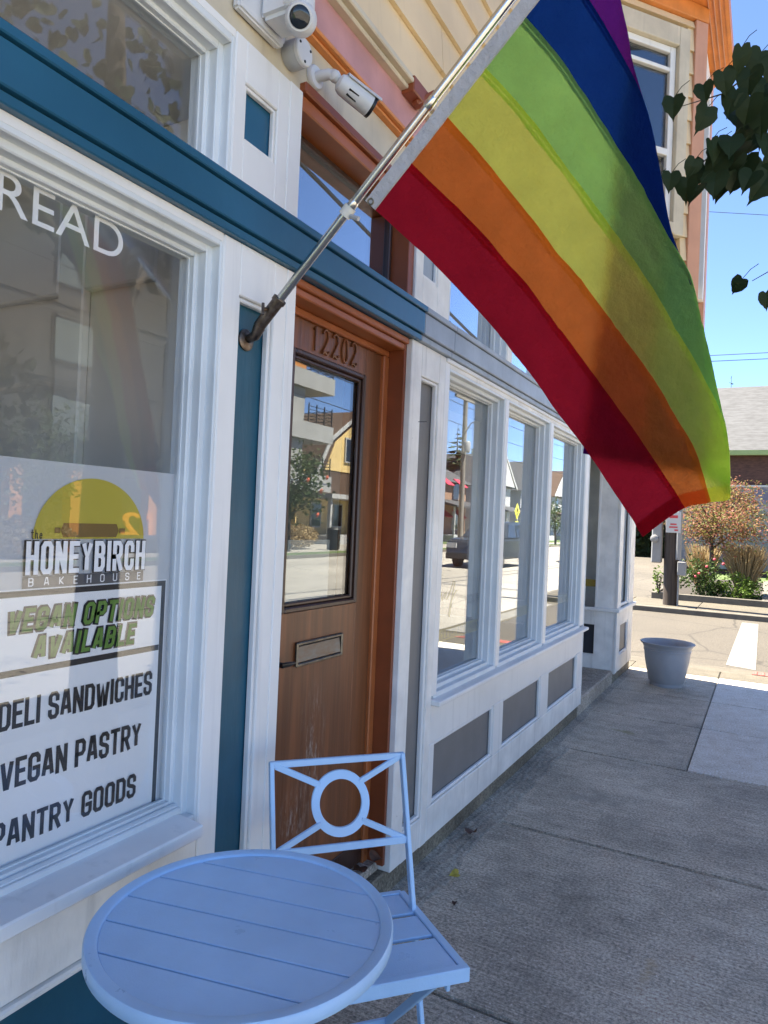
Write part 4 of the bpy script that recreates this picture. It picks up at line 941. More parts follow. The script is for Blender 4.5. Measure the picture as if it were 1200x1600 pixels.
for sgn, off in ((1, .150), (-1, .165)):
    for e in (-1, 1):
        a = TC + ty*(off*e) + tx*(-.17*sgn) + Vector((0,0,TZ-.035)); b = TC + ty*(off*e*1.15) + tx*(.22*sgn) + Vector((0,0,.012))
        build('leg', MB().tube([a, a.lerp(b,.5), b], .0105, 10), M['furn'], tab, smooth=True)
    a = TC + ty*(off*1.13) + tx*(.19*sgn) + Vector((0,0,.065)); b = TC - ty*(off*1.13) + tx*(.19*sgn) + Vector((0,0,.065))
    build('leg_brace', MB().tube([a, b], .007, 8), M['furn'], tab)
build('leg_latch', MB().bar(TC - tx*.21 - ty*.15 + Vector((0,0,TZ-.036)), TC - tx*.165 - ty*.155 + Vector((0,0,TZ-.085)), .022, .020), M['black'], tab, bevel=.004)
build('hinge_bolt', MB().tube([TC - tx*.17 - ty*.172 + Vector((0,0,TZ-.05)), TC - tx*.17 - ty*.178 + Vector((0,0,TZ-.05))], .007, 8), M['steel'], tab)

ca = R(-42); fd = Vector((math.cos(ca), math.sin(ca), 0)); rd = Vector((-math.sin(ca), math.cos(ca), 0))
CB = Vector((.318, 1.612, 0))
ch = thing('bistro_chair', 'powder blue metal folding chair with ring back behind the round table', 'chair', (.40, 1.55, 0))
def cp(r_, f_, z_): return CB + rd*r_ + fd*f_ + Vector((0,0,z_))
def backf(z_): return -.340*(z_-.455)           # forward offset of the raked back frame at height z
HW = .190
for e in (-1, 1):
    build('back_post', MB().bar(cp(HW*e, backf(.828), .828), cp(HW*e, backf(.0)+.0, .01), .012, .024, fd), M['furn'], ch, bevel=.002)
build('top_rail', MB().bar(cp(-HW-.006, backf(.822), .822), cp(HW+.006, backf(.822), .822), .012, .018), M['furn'], ch, bevel=.002)
build('lower_rail', MB().bar(cp(-HW, backf(.612), .612), cp(HW, backf(.612), .612), .010, .020), M['furn'], ch, bevel=.002)
rc, rr_ = .717, .070
ringp = MB(); nn = 48
for a in range(nn):
    t = 2*math.pi*a/nn
    for (rad, dd) in ((rr_-.011, -.004), (rr_+.011, -.004), (rr_+.011, .004), (rr_-.011, .004)):
        zz = rc + rad*math.sin(t); ringp.v.append(tuple(cp(rad*math.cos(t)*1.02, backf(zz)+dd, zz)))
for a in range(nn):
    for j in range(4): ringp.f.append((a*4+j, a*4+(j+1) % 4, ((a+1) % nn)*4+(j+1) % 4, ((a+1) % nn)*4+j))
build('back_ring', ringp, M['furn'], ch, smooth=True)
for e in (-1, 1):
    for (zc, zr) in ((.818, 1), (.616, -1)):
        z2 = rc + zr*rr_*.66
        build('back_spoke', MB().bar(cp((HW-.012)*e, backf(zc), zc), cp(rr_*.80*e, backf(z2), z2), .009, .017), M['furn'], ch, bevel=.0015)
SZ = .452
sb, sfr = -.085, .272; wb, wf = .190, .215
fr = MB()
def seatpt(e, f_): u = (f_-sb)/(sfr-sb); return (wb+(wf-wb)*u)*e
for e in (-1, 1): fr.bar(cp(seatpt(e, sb), sb, SZ-.014), cp(seatpt(e, sfr), sfr, SZ-.014), .020, .028)
build('seat_side', fr, M['furn'], ch, bevel=.002)
build('seat_front', MB().bar(cp(-wf-.010, sfr, SZ-.016), cp(wf+.010, sfr, SZ-.016), .020, .034), M['furn'], ch, bevel=.002)
build('seat_back_rail', MB().bar(cp(-wb, sb, SZ-.014), cp(wb, sb, SZ-.014), .018, .026), M['furn'], ch, bevel=.002)
ed = [sb+.012, sb+.108, sb+.122, sb+.214, sb+.228, sfr-.012]
for i in range(0, 6, 2):
    a, b = ed[i], ed[i+1]
    build('seat_slat', MB().hexa([cp(seatpt(-1,a)+.012,a,SZ-.012), cp(seatpt(1,a)-.012,a,SZ-.012), cp(seatpt(1,b)-.012,b,SZ-.012), cp(seatpt(-1,b)+.012,b,SZ-.012),
        cp(seatpt(-1,a)+.012,a,SZ-.003), cp(seatpt(1,a)-.012,a,SZ-.003), cp(seatpt(1,b)-.012,b,SZ-.003), cp(seatpt(-1,b)+.012,b,SZ-.003)]), M['furn'], ch, bevel=.002)
for e in (-1, 1):
    build('rear_leg', MB().bar(cp(.168*e, .250, SZ-.030), cp(.168*e, -.165, .010), .012, .022, fd), M['furn'], ch, bevel=.002)
    build('seat_bracket', MB().bar(cp(.180*e, .12, SZ-.028), cp(.180*e, .262, SZ-.05), .008, .022), M['furn'], ch)
for e in (-1, 1):
    q0 = cp((HW+.006)*e, backf(.445), .445); build('hinge_bolt', MB().tube([q0, q0 + rd*(.006*e)], .006, 10), M['steel'], ch)
    q0 = cp((HW+.004)*e, backf(.26), .26); build('hinge_bolt', MB().tube([q0, q0 + rd*(.006*e)], .006, 10), M['steel'], ch)
build('stretcher', MB().bar(cp(-.168, -.10, .08), cp(.168, -.10, .08), .008, .018).bar(cp(-HW, backf(.10), .10), cp(HW, backf(.10), .10), .008, .018), M['furn'], ch)

# =================================================================== PAVEMENT THINGS
pot = thing('planter_pot', 'large empty grey plastic planter pot on the pavement near the shop corner', 'planter', (.432, 7.46, 0))
c = (.432, 7.46, 0)
pt_ = MB().lathe(c, [(.150,.03),(.165,.045),(.205,.25),(.214,.335),(.219,.338),(.220,.352),(.216,.356),(.222,.375),(.232,.395),(.250,.410),(.254,.420),(.246,.424),(.222,.408),(.205,.38),(.165,.10),(.10,.095)], 56)
build('pot_body', pt_, M['pot'], pot, smooth=True)
build('pot_foot', MB().lathe(c, [(.150,0.0),(.152,.004),(.152,.030),(.148,.034)], 48), M['pot'], pot, smooth=True)
build('pot_soil', MB().lathe(c, [(.192,.300),(.10,.305),(.02,.31)], 32), M['soil'], pot)
def ground_leaf(name, label, p, s, m, seed, curl=.35):
    r = random.Random(seed); mb = MB(); heart_leaf(mb, Vector(p), (r.gauss(0,1), r.gauss(0,1), .08), (r.gauss(0,.2), r.gauss(0,.2), 1), s, curl, r)
    return build(name, mb, M[m], None, label=label, cat='leaf', group='fallen leaves by the shop base')
ground_leaf('fallen_leaf', 'crumpled brown dead leaf on mortar strip beside the white base', (.075, 3.16, .035), .060, 'dry_leaf', 3, .8)
ground_leaf('fallen_leaf', 'small bright yellow leaf lying on the concrete pavement', (.165, 2.80, .026), .040, 'yellow_leaf', 5)
ground_leaf('fallen_leaf', 'small dark leaf speck on pavement right of the yellow leaf', (.225, 2.62, .008), .022, 'dry_leaf', 6)
ground_leaf('fallen_leaf', 'curled brown leaf in the corner at the foot of the door jamb', (-.03, 2.40, .185), .060, 'dry_leaf', 8, .9)
ground_leaf('fallen_leaf', 'torn brown leaf standing beside curled leaf at the door step', (-.035, 2.33, .170), .050, 'dry_leaf', 9, .9)

# =================================================================== STREET TREE (linden)
tr = thing('street_tree', 'linden tree at the kerb with dark leaves drooping into the upper right', 'tree', (2.42, 3.20, 0))
tk = MB().tube([(2.42,3.20,-.05),(2.42,3.19,.6),(2.44,3.20,1.5),(2.42,3.22,2.3),(2.44,3.20,3.2),(2.5,3.2,4.4),(2.5,3.15,5.6)], [.17,.14,.13,.125,.10,.07,.03], 14)
build('trunk', tk, M['bark'], tr, smooth=True)
lb = MB()
limbs = [((2.43,3.2,2.3),(1.9,2.9,2.95),(1.45,2.85,3.30)), ((2.43,3.2,2.6),(2.9,3.9,3.4),(3.4,4.5,3.9)), ((2.43,3.2,2.9),(2.5,2.3,3.5),(2.5,1.5,3.9)), ((2.44,3.2,3.3),(2.0,3.6,4.2),(1.7,3.9,4.9)), ((2.46,3.2,3.6),(3.1,2.8,4.4),(3.7,2.5,5)), ((2.43,3.2,2.2),(2.6,2.8,2.25),(2.7,2.4,2.1))]
for L in limbs: lb.tube(L, [.05,.035,.015], 8)
lb.tube([(1.45,2.85,3.30),(1.28,2.84,3.14),(1.14,2.83,2.98),(.98,2.78,2.84)], [.009,.006,.004,.002], 6); lb.tube([(1.38,2.85,3.24),(1.22,2.86,3.23),(1.06,2.82,3.12),(.93,2.77,3.08)], [.006,.004,.003,.0015], 6)
lb.tube([(1.30,2.84,3.16),(1.33,2.9,2.8),(1.28,2.92,2.5),(1.18,2.9,2.44)], [.006,.004,.003,.0015], 6)
build('limb', lb, M['bark'], tr, smooth=True)
r = random.Random(21); fo = MB()
blobs = [((2.5,3.2,4.7),(1.05,1.3,1.3),420), ((2.9,3.9,4.0),(1.0,1.2,.8),120), ((2.5,1.8,4.0),(.9,.8,.6),160), ((2.1,3.6,4.9),(.75,.8,.7),140), ((2.72,2.45,2.15),(.45,.45,.5),130), ((2.2,2.6,3.6),(.6,.6,.45),240)]
for (bc_, br_, bn) in blobs:
    for i in range(bn):
        d = Vector((r.gauss(0,1), r.gauss(0,1), r.gauss(0,1))).normalized()*(.4+.6*r.random()**.6)
        p = Vector((bc_[0]+d.x*br_[0], bc_[1]+d.y*br_[1], bc_[2]+d.z*br_[2]))
        if p.x < 1.42: continue
        heart_leaf(fo, p, (r.gauss(0,.6), r.gauss(0,.6), -.9), (r.gauss(0,1), r.gauss(0,1), .5), r.uniform(.06, .11), .2, r, 2)
build('foliage', fo, M['linden'], tr, kind='stuff')
# the drooping leaves that hang in view, each its own piece (pixel, distance, size)
LV = [(1158,92,2.62,.085),(1190,100,2.70,.090),(1128,128,2.60,.075),(1172,128,2.66,.085),(1098,146,2.55,.062),(1150,158,2.62,.080),(1198,150,2.75,.09),(1052,168,2.52,.070),(1106,186,2.56,.085),(1188,186,2.66,.095),(1176,212,2.68,.090),(1142,232,2.6,.085),(1196,230,2.7,.095),
      (1110,236,2.56,.080),(1132,262,2.6,.090),(1168,262,2.66,.095),(1086,262,2.52,.060),(1192,276,2.7,.095),(1048,284,2.5,.062),(1074,296,2.5,.075),(1118,290,2.58,.090),(1016,300,2.48,.052),(1152,285,2.64,.085),(1092,304,2.54,.070),(1200,205,2.8,.10),(1160,448,2.62,.060),(1196,470,2.66,.065),(1206,120,2.8,.1),(1212,260,2.8,.1)]
for (px, py) in ((1195,168),(1172,170),(1150,192),(1182,236),(1158,246),(1122,246),(1145,272),(1176,286),(1100,276),(1200,296),(1186,150),(1130,292),(1168,198)):
    LV.append((px, py, r.uniform(2.6, 2.95), r.uniform(.075, .10)))
for (px, py, dist, s) in LV:
    d = ray(px, py); p = CAM + d*(dist/ d.length)
    mb = MB(); top = p + Vector((0,0,s*.45)); dl = Vector((r.gauss(-.25,.45), r.gauss(0,.35), -.9))
    heart_leaf(mb, top, dl, (r.gauss(.25,.5), -1, r.gauss(.2,.4)), s*.9, r.uniform(.05,.40), r)
    st = top + Vector((.035+.02*r.random(), .01, .03+.02*r.random())); mb.tube([top + dl.normalized()*s*.05, top.lerp(st, .5) + Vector((0,0,.006)), st], .0011, 5)
    build('leaf', mb, M['linden'], tr)

# =================================================================== ACROSS THE SIDE STREET
up_ = thing('utility_pole', 'dark wooden utility pole with grey boxes and sign across the side street', 'utility pole', (-.47, 15.72, 0))
build('pole', MB().tube([(-.46,15.72,-.05),(-.50,15.72,3),(-.56,15.72,8.5)], [.148,.14,.11], 18), M['pole_wood'], up_, smooth=True)
build('meter_box', BX(-.86, -.66, 15.60, 15.80, .86, 1.75), M['box_grey'], up_, bevel=.02)
build('meter_dial', MB().lathe((-.80,15.595,1.36), [(.085,0),(.08,-.06),(.05,-.08)], 20, (0,1,0)), M['box_grey'], up_, smooth=True)
build('conduit', MB().tube([(-.33,15.60,.95),(-.33,15.60,1.9),(-.36,15.60,5)], .055, 10), M['conduit'], up_, smooth=True)
build('switch_box', BX(-.335, -.17, 15.52, 15.66, .63, .915), M['box_grey'], up_, bevel=.012)
build('cable_conduit', MB().tube([(-.31,15.58,.63),(-.31,15.58,.0)], .018, 8), M['conduit'], up_)
sg = build('parking_sign', BX(-.58, -.30, 15.545, 15.551, 1.50, 1.93), M['sign_white'], up_, bevel=.002)
build('sign_marking', MB().box(-.52,-.36,15.541,15.544,1.60,1.63).box(-.50,-.38,15.541,15.544,1.66,1.69).box(-.52,-.36,15.541,15.544,1.80,1.86).box(-.42,-.35,15.541,15.544,1.54,1.57), M['sign_red'], sg)
bed = struct('planting_bed', BX(-.95, 1.22, 17.02, 24.5, -.2, .10), M['soil'])
build('bed_kerb', MB().box(-1.01, 1.35, 16.956, 17.06, -.2, .145).box(1.20, 1.35, 17.061, 24.55, -.2, .143).box(-1.01, -.92, 17.061, 24.55, -.2, .141), M['kerb'], bed, bevel=.012)
cr = thing('crabapple_tree', 'small crabapple tree with reddish autumn leaves in the planting bed', 'tree', (.13, 18.3, .1))
build('trunk', MB().tube([(.15,18.3,.05),(.13,18.3,.8),(.10,18.3,1.4),(.12,18.3,2.0)], [.055,.05,.045,.02], 10), M['bark'], cr, smooth=True)
lb = MB()
for i in range(9):
    a = i*2.39; lb.tube([(.11,18.3,1.15+.08*i),(.11+.4*math.cos(a),18.3+.4*math.sin(a),1.5+.09*i),(.12+.85*math.cos(a),18.3+.8*math.sin(a),1.75+.10*i)], [.025,.015,.006], 6)
build('limb', lb, M['bark'], cr)
fo = MB(); leaf_cloud(fo, (.32,18.3,1.75), (1.05,.95,.62), 6800, .058, 31, clump=60); leaf_cloud(fo, (.55,18.6,2.35), (.55,.5,.55), 1800, .056, 32, clump=20); build('crown', fo, M['crab'], cr, kind='stuff')
def shrub(name, label, cat_, c, rad, n, size, m, seed, group=None):
    s = thing(name, label, cat_, (c[0], c[1], .1), group); st = MB()
    for i in range(6):
        a = i*1.1+seed; st.tube([(c[0], c[1], .08), (c[0]+.5*rad[0]*math.cos(a), c[1]+.5*rad[1]*math.sin(a), c[2]+.3*rad[2])], [.012,.005], 5)
    build('stem', st, M['bark'], s); fo = MB(); leaf_cloud(fo, c, rad, n, size, seed, hollow=.3, clump=20); build('foliage', fo, M[m], s, kind='stuff'); return s
rose = shrub('rose_bush', 'green rose bush with red blooms beside the utility pole', 'bush', (-.02,17.55,.50), (.60,.45,.52), 1500, .07, 'shrub', 41)
for (x, y, z_) in ((-.05,17.15,.62),(.10,17.2,.78),(.43,17.2,.86),(-.12,17.12,.55),(.25,17.18,.95)): build('bloom', MB().lathe((x,y,z_), [(.006,-.02),(.028,-.006),(.030,.008),(.012,.018)], 8, (0,-1,.4)), M['flower'], rose, smooth=True)
shrub('low_shrub', 'light green low shrub at the front right of the planting bed', 'bush', (.72,17.6,.30), (.52,.5,.30), 1300, .065, 'lime', 43)
shrub('weed_clump', 'thin weedy shoots growing left of the utility pole', 'bush', (-.86,16.98,.42), (.16,.12,.42), 120, .07, 'lime', 44)
shrub('low_shrub', 'bright green shrub behind the bed at the right edge of view', 'bush', (1.75,22.5,.35), (.6,.6,.35), 700, .09, 'lime', 45)
def grass(name, label, c, h, n, sp, seed):
    g = thing(name, label, 'grass', (c[0], c[1], .1), 'feather grasses in the bed'); r2 = random.Random(seed); mb = MB()
    for i in range(n):
        a = r2.uniform(0, 6.283); q = r2.random()**.5*sp; x, y = c[0]+q*.35*math.cos(a), c[1]+q*.35*math.sin(a); hh = h*r2.uniform(.65, 1.08)
        dx, dy = q*math.cos(a)*1.0+r2.gauss(0,.04), q*math.sin(a)+r2.gauss(0,.04); s = r2.uniform(.006, .013); t2 = r2.uniform(0, 3.14); ux, uy = math.cos(t2)*s, math.sin(t2)*s
        mb.add([(x-ux,y-uy,.08), (x+ux,y+uy,.08), (x+dx*.5+ux,y+dy*.5+uy,.08+hh*.65), (x+dx*.5-ux,y+dy*.5-uy,.08+hh*.65), (x+dx+ux*.8,y+dy+uy*.8,.08+hh), (x+dx-ux*.8,y+dy-uy*.8,.08+hh)], [(0,1,2,3), (3,2,4,5)])
    build('blades', mb, M['straw'], g, kind='stuff')
grass('feather_grass', 'tall straw-coloured feather grass clump right of the crabapple trunk', (.82,18.6,0), 1.15, 900, .38, 51)
grass('feather_grass', 'smaller straw-coloured feather grass clump left of the crabapple trunk', (-.12,19.2,0), 1.10, 600, .34, 52)
bb = thing('brick_building', 'low brown brick building with grey shingle roof and painted mural wall', 'building', (0, 30, 0))
build('wall', BX(-2.3, 2.5, 30.0, 40, -.2, 4.6), M['brick_far'], bb)
rf = MB(); rf.extrude([(-2.7, 29.5, 4.70), (-2.7, 34.6, 8.05), (-2.7, 41, 4.70)], (5.6, 0, 0)); build('roof', rf, M['roof_shingle'], bb)
build('fascia', BX(-2.7, 2.9, 29.42, 29.60, 4.52, 4.70), M['green_fascia'], bb)
build('mural', BX(-2.2, 2.4, 29.90, 29.995, .2, 3.35), M['mural'], bb)
build('mural_frame', MB().box(-2.25,2.45,29.86,29.99,3.351,3.42), M['sign_white'], bb)
hg = thing('hedge', 'dark clipped hedge at the back of the parking lot', 'hedge', (-6.5, 44, 0)); fo = MB(); r2 = random.Random(61)
for i in range(3400):
    p = Vector((r2.uniform(-10,-2.6), r2.uniform(43.4,45), r2.uniform(0,4.2))); a = Vector((r2.gauss(0,1),r2.gauss(0,1),r2.gauss(0,1))).normalized(); b = a.cross(Vector((r2.gauss(0,1),r2.gauss(0,1),1))).normalized(); s = r2.uniform(.12,.24)
    fo.add([p-a*s,p+b*s*.6,p+a*s,p-b*s*.6], [(0,1,2,3)])
build('foliage', fo, M['hedge'], hg, kind='stuff'); build('stem', BX(-10,-2.6,44.2,45,-.1,3.9), M['hedge'], hg)
def conifer(label, x, y, h, rad, seed, z0=1.0, group=None):
    t = thing('conifer_tree', label, 'tree', (x, y, 0), group); build('trunk', MB().tube([(x,y,-.1),(x,y,h*.5),(x,y,h)], [rad*.09,rad*.05,.01], 8), M['bark'], t); r2 = random.Random(seed); mb = MB(); L = 26
    for i in range(L):
        u = i/(L-1); z_ = z0+(h-z0)*u; rr2 = rad*(1-u)**.85+.08
        for q in range(int(7+9*(1-u))):
            a = r2.uniform(0,6.283); ln = rr2*r2.uniform(.65,1.1); dx, dy = math.cos(a), math.sin(a); wd = ln*.30; dz = -.22*ln+r2.gauss(0,.08)
            b0_ = Vector((x,y,z_)); tip = Vector((x+dx*ln,y+dy*ln,z_+dz)); mid = b0_.lerp(tip,.6); sdv = Vector((-dy,dx,0))*wd
            mb.add([b0_, mid+sdv+Vector((0,0,-.12*ln)), tip, mid-sdv+Vector((0,0,-.12*ln)), mid+Vector((0,0,.05*ln))], [(0,1,4),(1,2,4),(2,3,4),(3,0,4)])
    build('crown', mb, M['conifer'], t, kind='stuff'); return t
q = at_y(1143, 588, 60); conifer('conifer tip showing above the grey shingle roof', q.x, 60, q.z, 1.8, 71)
def wire(label, pts, r_, sag=.4):
    a, b = Vector(pts[0]), Vector(pts[1]); P = [a.lerp(b, i/24) - Vector((0,0,sag*4*(i/24)*(1-i/24))) for i in range(25)]
    return build('overhead_wire', MB().tube(P, r_, 6), M['cable'], None, label=label, cat='wire', group='overhead wires')
wire('thin overhead wire crossing the sky just right of the orange eave', (at_y(1060,328,34), at_y(1300,342,34)), .012, 0)
wire('upper of two close overhead wires above the far grey roof', (at_y(1080,557,50), at_y(1300,546,50)), .02, 0)
wire('lower of two close overhead wires above the far grey roof', (at_y(1080,566,50), at_y(1300,556,50)), .02, 0)
# cables along the street, mirrored in the transoms
wire('thick lower cable along the street mirrored in the door transom', ((3.5,-10,8.72),(3.5,45,5.0)), .030, 2.3)
wire('thick upper cable along the street mirrored in the door transom', ((3.5,-10,10.4),(3.5,45,5.4)), .028, 2.3)
for k, (zz, lab) in enumerate(((9.7, 'highest far power line mirrored in the shop windows'), (8.6, 'middle far power line mirrored in the shop windows'), (7.4, 'lowest far power line mirrored in the shop windows'))):
    wire(lab, ((15.6+.4*k,0,zz),(15.6+.4*k,90,zz)), .018, .8)

# =================================================================== ACROSS THE MAIN ROAD (mirrored in the windows)
ap = thing('apartment_building', 'modern grey apartment block with corner balconies and orange cladding', 'building', (22, 18, 0))
build('wall', MB().box(19.0, 34, 4, 28.4, 2.7, 13.5), M['apt_dark'], ap)
build('ground_wall', BX(20.6, 34, 4, 28.0, -.1, 2.69), M['apt_glass'], ap)
for i, y in enumerate((9.6, 11.6, 13.2, 15.3, 16.9, 18.6, 20.6)): build('column', BX(18.6, 19.0, y, y+.42, -.1, 2.69), M['apt_orange'], ap)
for (z0, z1) in ((2.80,3.62),(5.30,6.15),(7.80,8.65),(10.3,11.1)):
    build('balcony_parapet', BX(18.4, 34, 24.0, 30.65, z0, z1), M['apt_panel'], ap)
    build('floor_band', BX(18.93, 18.998, 4, 23.99, z0+.3, z1-.2), M['apt_dark'], ap)
    rl = MB(); 
    for kz in range(5): rl.box(18.46, 18.50, 28.45, 30.6, z1+.12+kz*.17, z1+.145+kz*.17).box(18.5, 20.5, 30.56, 30.6, z1+.12+kz*.17, z1+.145+kz*.17)
    for ky in range(4): rl.box(18.455, 18.505, 28.45+ky*.7, 28.49+ky*.7, z1+.001, z1+.95)
    build('railing', rl, M['dark_metal'], ap)
for (z0, z1) in ((3.63,5.29),(6.16,7.79),(8.66,10.29)):
    build('corner_wall', BX(18.7, 19.0, 24.0, 28.4, z0, z1), M['apt_panel'] if z0 < 8 else M['apt_orange'], ap)
    wn = build('window', BX(18.64, 18.699, 25.0, 27.3, z0+.05, z1-.1), M['dark_metal'], ap); build('pane', MB().box(18.62,18.639,25.1,26.1,z0+.15,z1-.2).box(18.62,18.639,26.2,27.2,z0+.15,z1-.2), M['apt_glass'], wn)
    for y in (6, 10.2, 14.6, 19.4):
        wn = build('window', BX(18.93, 18.999, y, y+1.9, z0+.02, z1-.1), M['dark_metal'], ap); build('pane', BX(18.91, 18.929, y+.1, y+1.8, z0+.1, z1-.2), M['apt_glass'], wn)
nw = thing('address_sign', 'low wall with large orange address numerals in front of the apartments', 'sign', (16.6, 16.6, 0))
build('wall', BX(17.35, 17.6, 14.6, 19.8, -.05, .62), M['apt_dark'], nw)
mbn = font_mb('121', 15.9, 17.75, .63, 1.40, 17.45, mirror=True); mbn = MB().add([(v[0], v[1], v[2]) for v in mbn.v], mbn.f); v2 = MB(); n1 = len(mbn.v); v2.add(mbn.v + [(v[0]+.12, v[1], v[2]) for v in mbn.v], mbn.f + [tuple(i+n1 for i in reversed(f)) for f in mbn.f])
build('numerals', v2, M['num_orange'], nw)

def house(label, x0, x1, y0, y1, wh, rh, wall, roof, axis='X', name='house', wins_=((.2,1.0),(.6,1.0),(.2,3.6),(.6,3.6)), porch=True, awn=False):
    h = thing(name, label, 'house', (x0, (y0+y1)/2, 0), 'houses across the main road')
    build('wall', BX(x0, x1, y0, y1, -.1, wh), M[wall], h); rf = MB(); o = .5
    if axis == 'X':
        rf.extrude([(x0-o, y0-o, wh-.1), (x0-o, (y0+y1)/2, rh), (x0-o, y1+o, wh-.1)], (x1-x0+2*o, 0, 0)); gb = MB(); gb.extrude([(x0-.01, y0+.2, wh), (x0-.01, (y0+y1)/2, rh-.35), (x0-.01, y1-.2, wh)], (-.54, 0, 0)); build('gable', gb, M[wall], h)
        build('rake_board', MB().bar((x0-.53,y0-.5,wh-.12),(x0-.53,(y0+y1)/2,rh-.02),.10,.26).bar((x0-.53,y1+.5,wh-.12),(x0-.53,(y0+y1)/2,rh-.03),.10,.26), M['white_house'], h)
    else: rf.extrude([(x0-o, y0-o, wh-.1), ((x0+x1)/2, y0-o, rh), (x1+o, y0-o, wh-.1)], (0, y1-y0+2*o, 0))
    build('roof', rf, M[roof], h)
    for (fy, z_) in wins_:
        y = y0+fy*(y1-y0); wn = build('window', BX(x0-.06, x0-.005, y-.1, y+1.15, z_-.1, z_+1.6), M['white_house'], h); build('pane', BX(x0-.08, x0-.061, y, y+1.05, z_, z_+1.5), M['dark_glass'], wn)
        if awn: a = MB(); a.hexa([(x0-.9,y-.15,z_+.95),(x0-.05,y-.15,z_+1.55),(x0-.05,y+1.2,z_+1.55),(x0-.9,y+1.2,z_+.95),(x0-.9,y-.15,z_+1.0),(x0-.05,y-.15,z_+1.65),(x0-.05,y+1.2,z_+1.65),(x0-.9,y+1.2,z_+1.0)]); build('awning', a, M['awning_red'], h)
    if porch:
        build('porch', MB().box(x0-2.0, x0-.01, y0+.3, y1-.3, -.1, .55), M['grey_house'], h)
        rf2 = MB(); rf2.hexa([(x0-2.3,y0,2.75),(x0-.01,y0,3.2),(x0-.01,y1,3.2),(x0-2.3,y1,2.75),(x0-2.3,y0,2.9),(x0-.01,y0,3.45),(x0-.01,y1,3.45),(x0-2.3,y1,2.9)]); build('porch_roof', rf2, M[roof], h)
        for yy in (y0+.35, (y0+y1)/2, y1-.5): build('porch_post', BX(x0-2.0, x0-1.85, yy, yy+.15, .551, 2.8), M['white_house'], h)
    return h
# yellow house with gambrel roof
yh = thing('gambrel_house', 'yellow house with sweeping brown gambrel roof beside the apartments', 'house', (22, 38, 0))
build('wall', BX(22, 32, 32.6, 44, -.1, 4.2), M['yellow_house'], yh)
rf = MB(); rf.extrude([(21.2,31.8,2.9),(21.2,33.2,3.8),(21.2,34.6,6.0),(21.2,38.3,8.3),(21.2,42,6.0),(21.2,43.4,3.8),(21.2,44.8,2.9)], (11,0,0)); build('roof', rf, M['brown_shingle'], yh)
build('gable', MB().extrude([(21.15,34.2,4.3),(21.15,35.2,6.0),(21.15,38.3,7.9),(21.15,41.4,6.0),(21.15,42.4,4.3)], (.06,0,0)), M['yellow_house'], yh)
build('rake_board', MB().bar((21.1,31.8,2.95),(21.1,33.2,3.85),.1,.2).bar((21.1,33.2,3.85),(21.1,34.6,6.05),.1,.2).bar((21.1,34.6,6.05),(21.1,38.3,8.35),.1,.2).bar((21.1,38.3,8.35),(21.1,42,6.05),.1,.2), M['white_house'], yh)
for y in (36.2, 39.4): wn = build('window', BX(21.05,21.149,y,y+1.2,4.9,6.4), M['white_house'], yh); build('pane', BX(21.03,21.049,y+.1,y+1.1,5,6.3), M['dark_glass'], wn)
for y in (34, 36.4, 40.5): wn = build('window', BX(21.9,21.999,y,y+1.1,.9,2.4), M['white_house'], yh); build('pane', BX(21.88,21.899,y+.1,y+1,1,2.3), M['dark_glass'], wn)
build('porch', MB().box(19.8,21.99,33,44,-.1,.5).box(19.7,21.99,32.8,44.2,2.6,2.85), M['white_house'], yh)
for y in (33, 36.5, 40, 43.6): build('porch_post', BX(19.9,20.1,y,y+.2,.501,2.599), M['white_house'], yh)
house('tan brick two-storey house with red awnings behind the mirrored utility pole', 22, 31, 50.5, 58, 5.0, 7.6, 'brick_house', 'roof_shingle', 'Y', awn=True)
house('white gabled house mirrored beside the yellow crossing sign', 22, 31, 63, 70, 5.4, 8.6, 'white_house', 'roof_shingle')
house('pale grey gabled house with porch mirrored in the third shop window', 22, 31, 73.5, 81, 5.4, 8.8, 'grey_house', 'roof_shingle')
house('white gabled house farthest along the mirrored street', 22, 31, 86, 94, 5.4, 8.8, 'white_house', 'brown_shingle')
house('small cream house far behind at the end of the mirrored street', 22, 31, 98, 106, 5.0, 8.0, 'yellow_house', 'roof_shingle')
pl = thing('utility_pole', 'weathered utility pole with crossarm and street lamp mirrored in the first shop window', 'utility pole', (15.6, 41.45, 0))
build('pole', MB().tube([(15.6,41.45,-.1),(15.6,41.45,10.1)], [.19,.13], 12), M['pole_grey'], pl, smooth=True)
build('crossarm', MB().box(15.45,15.58,39.6,43.2,9.25,9.42), M['pole_grey'], pl)
for y in (39.8,40.6,42.3,43.0): build('insulator', MB().lathe((15.51,y,9.42),[(.03,0),(.06,.05),(.03,.16)],8), M['sign_white'], pl)
build('lamp_arm', MB().tube([(15.5,41.4,7.3),(14.9,40.7,7.75),(14.4,40.2,7.7)], .035, 8), M['conduit'], pl); build('lamp_head', MB().lathe((14.3,40.1,7.66),[(.05,.14),(.2,.05),(.22,-.02),(.12,-.14)],12), M['box_grey'], pl, smooth=True)
build('transformer', MB().lathe((15.3,41.2,6.0),[(.2,0),(.22,.05),(.22,.6),(.18,.66)],14), M['box_grey'], pl, smooth=True)
conifer('tall conifer mirrored behind the street lamp pole', 26, 65, 11.3, 3.2, 72)
